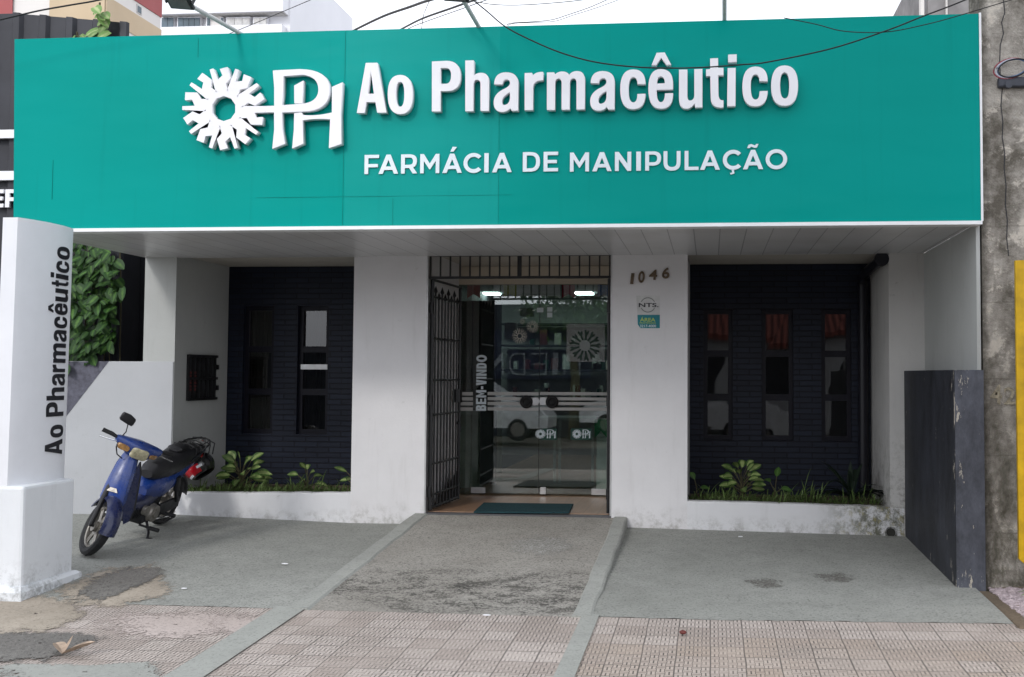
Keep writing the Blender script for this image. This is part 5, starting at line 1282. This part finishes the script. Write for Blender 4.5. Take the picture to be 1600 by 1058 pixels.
for s in (-1, 1): mb.tube([(1.19, s * .075, .275), (1.06, s * .075, .56), (1.02, s * .07, .66)], [.022, .026, .024], 10)
mb.tube([(1.19, -.09, .275), (1.19, .09, .275)], .014, 8); mb.bm.transform(STEER); part(mb, 'fork', M_PLA)
def fender(c, R, w, a0, a1, n=14, th=.012):
    mb = MB(); rings = []
    for i in range(n + 1):
        a = rad(lerp(a0, a1, i / n)); d = Vector((math.cos(a), 0, math.sin(a))); rg = []
        for k in range(9): u = lerp(-1, 1, k / 8); rg.append(Vector(c) + d * (R - .045 * u * u) + Vector((0, u * w, 0)))
        for k in range(9): u = lerp(1, -1, k / 8); rg.append(Vector(c) + d * (R - th - .045 * u * u) + Vector((0, u * w * .94, 0)))
        rings.append(rg)
    return mb.loft(rings)
mb = fender((1.19, 0, .275), .315, .075, 12, 165); mb.bm.transform(STEER); part(mb, 'front_fender', M_BLUED)
part(fender((0, 0, .275), .33, .08, 60, 178), 'rear_fender', M_PLA)
def sect(cx, cz, hw, hd, tilt=0.0, n=16, pw=.7):
    out = []
    for k in range(n):
        t = 2 * math.pi * k / n; c, s = math.cos(t), math.sin(t); c = math.copysign(abs(c) ** pw, c); s = math.copysign(abs(s) ** pw, s)
        out.append((cx + hd * c * math.cos(tilt), s * hw, cz + hd * c * math.sin(tilt)))
    return out
# front cover (steering column shroud) and its two flared wings
part(MB().loft([sect(.945, .955, .07, .05, .4), sect(.985, .86, .095, .055, .4), sect(1.02, .75, .105, .06, .4), sect(1.05, .64, .115, .06, .4), sect(1.07, .53, .125, .055, .4), sect(1.085, .46, .1, .04, .4)]), 'front_cover', M_BLUE)
for s in (-1, 1):
    A = [(.93, .085 * s, .9), (.915, .115 * s, .78), (.93, .14 * s, .6), (.97, .17 * s, .44), (1.0, .17 * s, .33), (1.03, .14 * s, .3), (1.06, .11 * s, .42), (1.05, .1 * s, .62), (1.0, .095 * s, .8)]
    part(MB().loft([[(x, y, z) for x, y, z in A], [(x - .012, y - .004 * s, z) for x, y, z in A]]), 'leg_shield', M_BLUE if s < 0 else M_BLUED)
    A2 = [(x - .014, y * .99, z) for x, y, z in A]; part(MB().loft([A2, [(x - .02, y, z) for x, y, z in A2]]), 'inner_shield', M_PLA)
em = MB(); em.loft([[(1.118, -.055, .615), (1.118, .055, .615), (1.106, .03, .65), (1.106, -.03, .65)], [(1.124, -.055, .615), (1.124, .055, .615), (1.112, .03, .65), (1.112, -.03, .65)]]); part(em, 'front_badge', M_CAST, smooth=False)
# body spine, side covers, seat
part(MB().loft([sect(.93, .52, .06, .07, 1.2), sect(.8, .40, .07, .07, 1.4), sect(.62, .38, .085, .08, 1.57), sect(.45, .42, .1, .09, 1.7), sect(.3, .52, .11, .1, 1.7)]), 'body_spine', M_BLUED)
def vsec(x, zc, hw, hh, n=16, pw=.75):
    out = []
    for k in range(n):
        t = 2 * math.pi * k / n; c, s = math.cos(t), math.sin(t); out.append((x, hw * math.copysign(abs(c) ** pw, c), zc + hh * math.copysign(abs(s) ** pw, s)))
    return out
part(MB().loft([vsec(.58, .5, .06, .05), vsec(.48, .52, .115, .12), vsec(.3, .53, .135, .15), vsec(.1, .58, .13, .12), vsec(-.12, .66, .11, .07), vsec(-.4, .73, .07, .035)]), 'side_cover', M_BLUE)
part(MB().loft([vsec(.56, .68, .06, .04), vsec(.5, .7, .1, .09), vsec(.32, .71, .135, .12), vsec(.12, .725, .145, .12), vsec(.04, .75, .145, .12), vsec(-.2, .765, .14, .1), vsec(-.42, .795, .09, .05), vsec(-.46, .79, .05, .02)]), 'seat', M_SEAT)
rk = MB()
for s in (-1, 1): rk.tube([(.0, s * .14, .74), (-.2, s * .145, .8), (-.45, s * .11, .86), (-.56, s * .05, .87), (-.58, 0, .87)], .011, 8)
rk.tube([(-.4, -.12, .85), (-.4, .12, .85)], .009, 6).tube([(-.5, -.09, .865), (-.5, .09, .865)], .009, 6); part(rk, 'grab_rail', M_CHROME)
cg = MB()
for k in range(5):
    x = -.1 - .1 * k; cg.tube([(x, .15, .74), (x - .03, .13, .86), (x - .05, 0, .885 + .01 * (k % 2)), (x - .03, -.13, .86), (x, -.15, .74)], .008, 6)
cg.tube([(-.05, .1, .87), (-.25, .12, .885), (-.5, .08, .885)], .007, 6).tube([(-.05, -.06, .875), (-.3, -.08, .89), (-.55, -.04, .885)], .007, 6); part(cg, 'elastic_net', M_RUBBER)
part(MB().loft([vsec(.13, .86, .05, .01), vsec(.1, .87, .08, .03), vsec(-.04, .875, .08, .03), vsec(-.08, .865, .05, .012)]), 'seat_pouch', M_SEAT)
part(MB().loft([vsec(-.44, .7, .07, .04), vsec(-.5, .69, .06, .035)]), 'tail_light', plain('red_lens', (.3, .01, .01), .2))
# handlebar cowl and what sits on it
def ysec(y, cx, cz, hx, hz, n=16, pw=.6):
    out = []
    for k in range(n):
        t = 2 * math.pi * k / n; c, s = math.cos(t), math.sin(t); out.append((cx + hx * math.copysign(abs(c) ** pw, c), y, cz + hz * math.copysign(abs(s) ** pw, s)))
    return out
mb = MB().loft([ysec(-.225, .9, 1.05, .03, .028), ysec(-.17, .915, 1.04, .055, .05), ysec(-.09, .935, 1.025, .085, .075), ysec(0, .945, 1.02, .1, .088), ysec(.09, .935, 1.025, .085, .075), ysec(.17, .915, 1.04, .055, .05), ysec(.225, .9, 1.05, .03, .028)])
mb.bm.transform(STEER); cw = part(mb, 'handlebar_cowl', M_BLUE)
def lens(y0, y1, z0, z1, x0, x1, nm, mt):
    m_ = MB(); R = []
    for d, k in ((0, 1.0), (.012, .97), (.02, .8)):
        yc, zc, hy, hz = (y0 + y1) / 2, (z0 + z1) / 2, (y1 - y0) / 2 * k, (z1 - z0) / 2 * k
        R.append([(lerp(x0, x1, (yc + hy * c - y0) / (y1 - y0)) + d, yc + hy * math.copysign(abs(c) ** .5, c), zc + hz * math.copysign(abs(s) ** .5, s)) for c, s in [(math.cos(t), math.sin(t)) for t in [k_ * math.pi / 12 for k_ in range(24)]]])
    m_.loft(R); m_.bm.transform(STEER); return part(m_, nm, mt, cw)
lens(-.085, .085, .955, 1.065, 1.03, 1.03, 'headlight', plain('aged_headlight', (.5, .46, .3), .12, 0, .25, 22, coat=.8))
amber = plain('amber_lens', (.34, .18, .06), .25, 0, .2, 20, coat=.4)
lens(-.205, -.1, .982, 1.04, .955, 1.01, 'indicator', amber); lens(.1, .19, .99, 1.032, 1.01, .955, 'indicator', amber)
for s in (-1, 1):
    mb = MB().tube([(.9, s * .21, 1.05), (.875, s * .27, 1.06), (.85, s * .36, 1.06)], [.013, .02, .02], 10); mb.bm.transform(STEER); part(mb, 'grip', M_RUBBER, cw)
    mb = MB().tube([(.925, s * .2, 1.03), (.93, s * .26, 1.025), (.905, s * .37, 1.01)], [.008, .007, .006], 6); mb.bm.transform(STEER); part(mb, 'lever', M_CHROME, cw)
for s in (-1,):
    mb = MB().tube([(.9, s * .19, 1.07), (.9, s * .18, 1.13), (.89, s * .2, 1.2), (.885, s * .24, 1.235)], .006, 6)
    mb.bm.transform(STEER); ms_ = part(mb, 'mirror_stem', M_PLA, cw)
    mb = MB().loft([ysec(s * .3, .885, 1.26, .012, .03), ysec(s * .29, .885, 1.26, .02, .042), ysec(s * .22, .885, 1.25, .024, .048), ysec(s * .165, .885, 1.235, .02, .04), ysec(s * .155, .885, 1.235, .008, .025)]); mb.bm.transform(STEER); part(mb, 'mirror', M_PLA, cw)
cb_ = MB().tube([(.93, -.2, 1.02), (.99, -.21, .99), (1.0, -.17, .93), (.98, -.1, .9)], .006, 6); cb_.bm.transform(STEER); part(cb_, 'brake_cable', M_CABLE)
cb_ = MB().tube([(.9, .2, 1.06), (.82, .22, 1.05), (.76, .2, .98), (.8, .12, .9)], .006, 6); cb_.bm.transform(STEER); part(cb_, 'brake_cable', M_CABLE)
# engine, exhaust, chain case, stands, pegs
en = MB().box(.36, .62, -.1, .1, .17, .36, .03); en.tube([(.55, 0, .3), (.8, 0, .34)], [.075, .065], 14)
for k in range(6): en.disc((.6 + k * .032, 0, .307 + k * .006), (1, 0, .16), .088, .008, 16)
part(en, 'engine', M_PLA); part(MB().disc((.46, .12, .27), (0, 1, 0), .098, .05, 26, .085).disc((.46, .15, .27), (0, 1, 0), .045, .02, 18).disc((.6, .11, .33), (0, 1, 0), .05, .04, 16), 'engine_cover', M_CAST)
part(MB().tube([(.75, -.06, .26), (.6, -.13, .16), (.3, -.16, .17), (.0, -.17, .22), (-.3, -.18, .28)], [.018, .02, .03, .045, .045], 12), 'exhaust', M_CHROME)
cc_ = MB(); cc_.loft([vsec(.36, .27, .0, .0)] if False else [[(.34, .09, .2), (.34, .12, .2), (.34, .12, .33), (.34, .09, .33)], [(-.06, .09, .22), (-.06, .12, .22), (-.06, .12, .33), (-.06, .09, .33)]]); part(cc_, 'chain_case', M_PLA, smooth=False)
for s in (-1, 1):
    part(MB().tube([(.02, s * .12, .3), (.1, s * .13, .44)], .02, 10).tube([(.1, s * .13, .44), (.14, s * .13, .6)], .033, 10), 'shock_absorber', M_PLA)
    part(MB().tube([(.28, s * .1, .22), (.28, s * .24, .23)], .014, 8).tube([(.28, s * .16, .23), (.28, s * .27, .235)], .02, 8), 'rear_peg', M_RUBBER)
    part(MB().tube([(.6, s * .08, .17), (.6, s * .2, .165)], .012, 8).tube([(.6, s * .19, .165), (.6, s * .29, .165)], .022, 8), 'front_peg', M_RUBBER)
part(MB().tube([(.42, .13, .2), (.2, .2, .2), (.16, .2, .24)], .01, 8), 'gear_lever', M_CHROME)
part(MB().tube([(.5, .1, .18), (.55, .17, .1), (.6, .2, .045)], .014, 8).tube([(.6, .19, .044), (.61, .26, .06)], .016, 8), 'side_stand', M_PLA)
part(MB().tube([(.33, .1, .16), (.22, .14, .11), (.05, .16, .14)], .013, 8), 'centre_stand', M_PLA)
sw = MB()
for s in (-1, 1): sw.tube([(.4, s * .08, .27), (.0, s * .09, .275)], .02, 8)
part(sw, 'swing_arm', M_PLA)
# helmet hung on the rear of the bike
MWL = Matrix.Translation(MO.location) @ MO.rotation_euler.to_matrix().to_4x4() @ Matrix.Diagonal((K, K, K, 1))
hp = at(311, 728, .12)
HE = thing('helmet', 'black helmet with red and white graphics hanging at the rear of the motorbike', 'helmet', hp)
HM = Matrix.Translation(hp) @ Matrix.Rotation(rad(-35), 4, 'Y') @ Matrix.Rotation(rad(25), 4, 'Z')
def shell(r, sc, cond, nm, mt, th=.004):
    b = bmesh.new(); bmesh.ops.create_uvsphere(b, u_segments=32, v_segments=20, radius=r)
    bmesh.ops.delete(b, geom=[f for f in b.faces if not cond(f.calc_center_median() / r)], context='FACES')
    geom = bmesh.ops.extrude_face_region(b, geom=b.faces[:])
    for v in [g_ for g_ in geom['geom'] if isinstance(g_, bmesh.types.BMVert)]: v.co *= 1 - th / r
    b.transform(HM @ Matrix.Diagonal((*sc, 1))); m_ = MB(); m_.join(b); return m_.build(nm, mt, HE, True)
hs = (1.0, 1.18, .95)
shell(.15, hs, lambda c: c.z > -.72, 'shell', plain('gloss_black', (.012, .012, .013), .18, 0, .1, 5, coat=.5), .02)
shell(.1515, hs, lambda c: c.x < -.0 and -.6 < c.z < .05 and c.y < .35, 'red_flash', plain('helmet_red', (.45, .01, .02), .2, coat=.5), .003)
shell(.153, hs, lambda c: -.2 < c.x < .25 and -.35 < c.z < -.1 and c.y < 0, 'white_stripe', M_LETTER, .003)
shell(.153, hs, lambda c: c.x < -.55 and -.62 < c.z < -.4 and c.y < .3, 'white_stripe', M_LETTER, .003)

# ================================================================== ACROSS THE STREET (seen mirrored in the glass)
OH = thing('opposite_house', 'low grey house with a red tiled roof across the street, mirrored in the windows', 'house', (2.5, -19, -.5))
MB().box(-2.0, 9, -22, -18.6, -.6, 2.5).build('wall', plain('house_grey', (.5, .5, .5), .85, 0, .1, .8), OH)
def mat_rooftile():
    mt, n, l, b = nodes('red_roof_tile', (.3, .09, .05), .8)
    t = n.new('ShaderNodeTexCoord'); w = n.new('ShaderNodeTexWave'); w.inputs['Scale'].default_value = 1.6; w.inputs['Distortion'].default_value = .3; l.new(t.outputs['Object'], w.inputs[0])
    l.new(mix(n, l, w.outputs['Fac'], (.1, .03, .025), (.32, .1, .075)), b.inputs['Base Color']); return mt
mb = MB(); mb.loft([[(-2.4, -18.3, 2.35), (9.4, -18.3, 2.35), (9.4, -20.5, 4.1), (-2.4, -20.5, 4.1)], [(-2.4, -18.3, 2.5), (9.4, -18.3, 2.5), (9.4, -20.5, 4.25), (-2.4, -20.5, 4.25)]]); mb.build('roof', mat_rooftile(), OH)
MB().box(.8, 2.0, -18.62, -18.55, -.5, 1.9).build('gate', plain('dark_gate', (.03, .03, .035), .6), OH)
MB().box(5.0, 6.0, -18.62, -18.55, -.5, 1.7).build('door', MATS['dark_gate'], OH)
SH = thing('opposite_shop', 'dark blue shop front with thin white letters across the street, mirrored in the door', 'shop', (-6, -19, -.5))
MB().box(-12, -2.3, -22, -18.5, -.6, 3.4).build('wall', plain('shop_dark', (.03, .035, .05), .7), SH)
fas = MB().box(-10, -3.6, -18.5, -18.42, 1.15, 2.6).build('fascia', plain('shop_blue', (.015, .02, .06), .5), SH)
mb = MB()
cs = [c for c in cap_text('HIEDM', spread('HIEDM', 0, 3.0, .3), .66, .045)]
for c in cs: pass
mb.join(fill(cs, .03), Matrix(((-1, 0, 0, -3.9), (0, 0, 1, -18.41), (0, 1, 0, 1.28), (0, 0, 0, 1)))); mb.build('lettering', plain('dim_letter', (.3, .32, .36), .5), fas)
def car(loc, label, sgn=1):
    t = thing('parked_car', label, 'car', loc, 'cars parked across the street'); o = Vector(loc)
    paint = plain('car_white', (.75, .75, .75), .25, coat=.6)
    prof = [(-2.0, .35), (-2.05, .7), (-1.95, .98), (-1.7, 1.02), (-1.35, 1.5), (-.6, 1.62), (.3, 1.58), (1.05, 1.08), (1.85, .9), (2.1, .65), (2.08, .35)]
    prof = [(x * sgn, z) for x, z in prof]
    def ring(y, k): return [(o.x + x, o.y + y, o.z + (z if z < 1.05 else 1.05 + (z - 1.05) * 1)) for x, z in prof]
    mb = MB(); R = []
    for y, ins in ((-.85, .06), (-.8, .0), (.8, .0), (.85, .06)): R.append([(o.x + x * (1 - ins * .3), o.y + (y if z < 1.03 else y * (.82)), o.z + z) for x, z in prof])
    mb.loft(R); mb.build('body', paint, t)
    for s in (-1, 1):
        P = [(-1.5, 1.06), (-1.25, 1.45), (-.55, 1.54), (.25, 1.5), (.85, 1.09)]; y = s * .86
        mb = MB().loft([[(o.x + x * sgn, o.y + (y if z < 1.1 else s * .715), o.z + z) for x, z in P], [(o.x + x * sgn, o.y + (y if z < 1.1 else s * .715) + s * .012, o.z + z) for x, z in P]]); mb.build('side_window', M_FG, t)
        for x in (-1.3, 1.3):
            w = MB().torus((o.x + x, o.y + s * .78, o.z + .31), (0, 1, 0), .23, .09, 28, 8).build('wheel', M_RUBBER, t, True); MB().disc((o.x + x, o.y + s * .84, o.z + .31), (0, 1, 0), .19, .03, 20).build('rim', M_CAST, w)
    return t
car((-6.3, -14.9, -.46), 'white hatchback parked across the street, mirrored in the glass door', 1)
car((-1.6, -17.2, -.4), 'smaller looking white car further back across the street, mirrored in the door', -1)
TR = thing('street_tree', 'leafy street tree across the road, mirrored in the upper door glass', 'tree', (-4.0, -17.6, -.56))
MB().tube([(-4, -17.6, -.6), (-3.95, -17.6, 1.2), (-4.1, -17.5, 2.6)], [.16, .13, .08], 10).build('trunk', M_STEM, TR)
mb = MB()
for _ in range(1500):
    v = Vector((random.gauss(0, 1), random.gauss(0, 1), random.gauss(0, 1))).normalized() * random.random() ** .4; p = Vector((-4, -17.6, 3.4)) + Vector((v.x * 1.7, v.y * 1.4, v.z * 1.2))
    mb.leaf(p, (random.uniform(-1, 1), random.uniform(-1, 1), random.uniform(-.8, .4)), (0, 0, 1), .24, .11, .2, .1, seg=2)
mb.build('crown', M_LEAF, TR, normals=False)

SHADE_TREE = thing('street_tree', 'added unseen tall tree across the road, its crown placed to shade the right of the sign', 'tree', (-8.2, -17.2, -.56))  # unseen tree, added so its crown shadows the right part of the sign
MB().tube([(-8.2, -17.2, -.6), (-7.6, -17.2, 5), (-4.6, -17.1, 11)], [.3, .24, .12], 10).build('trunk', M_STEM, SHADE_TREE)
mb = MB()
for _ in range(4200):
    v = Vector((random.gauss(0, 1), random.gauss(0, 1), random.gauss(0, 1))).normalized() * random.random() ** .35; p = Vector((-3.3, -17.2, 12.6)) + Vector((v.x * 3.6, v.y * 2, v.z * 3.2))
    mb.leaf(p, (random.uniform(-1, 1), random.uniform(-1, 1), random.uniform(-.8, .4)), (0, 0, 1), .5, .26, .2, .1, seg=2)
mb.build('crown', M_LEAF, SHADE_TREE, normals=False)
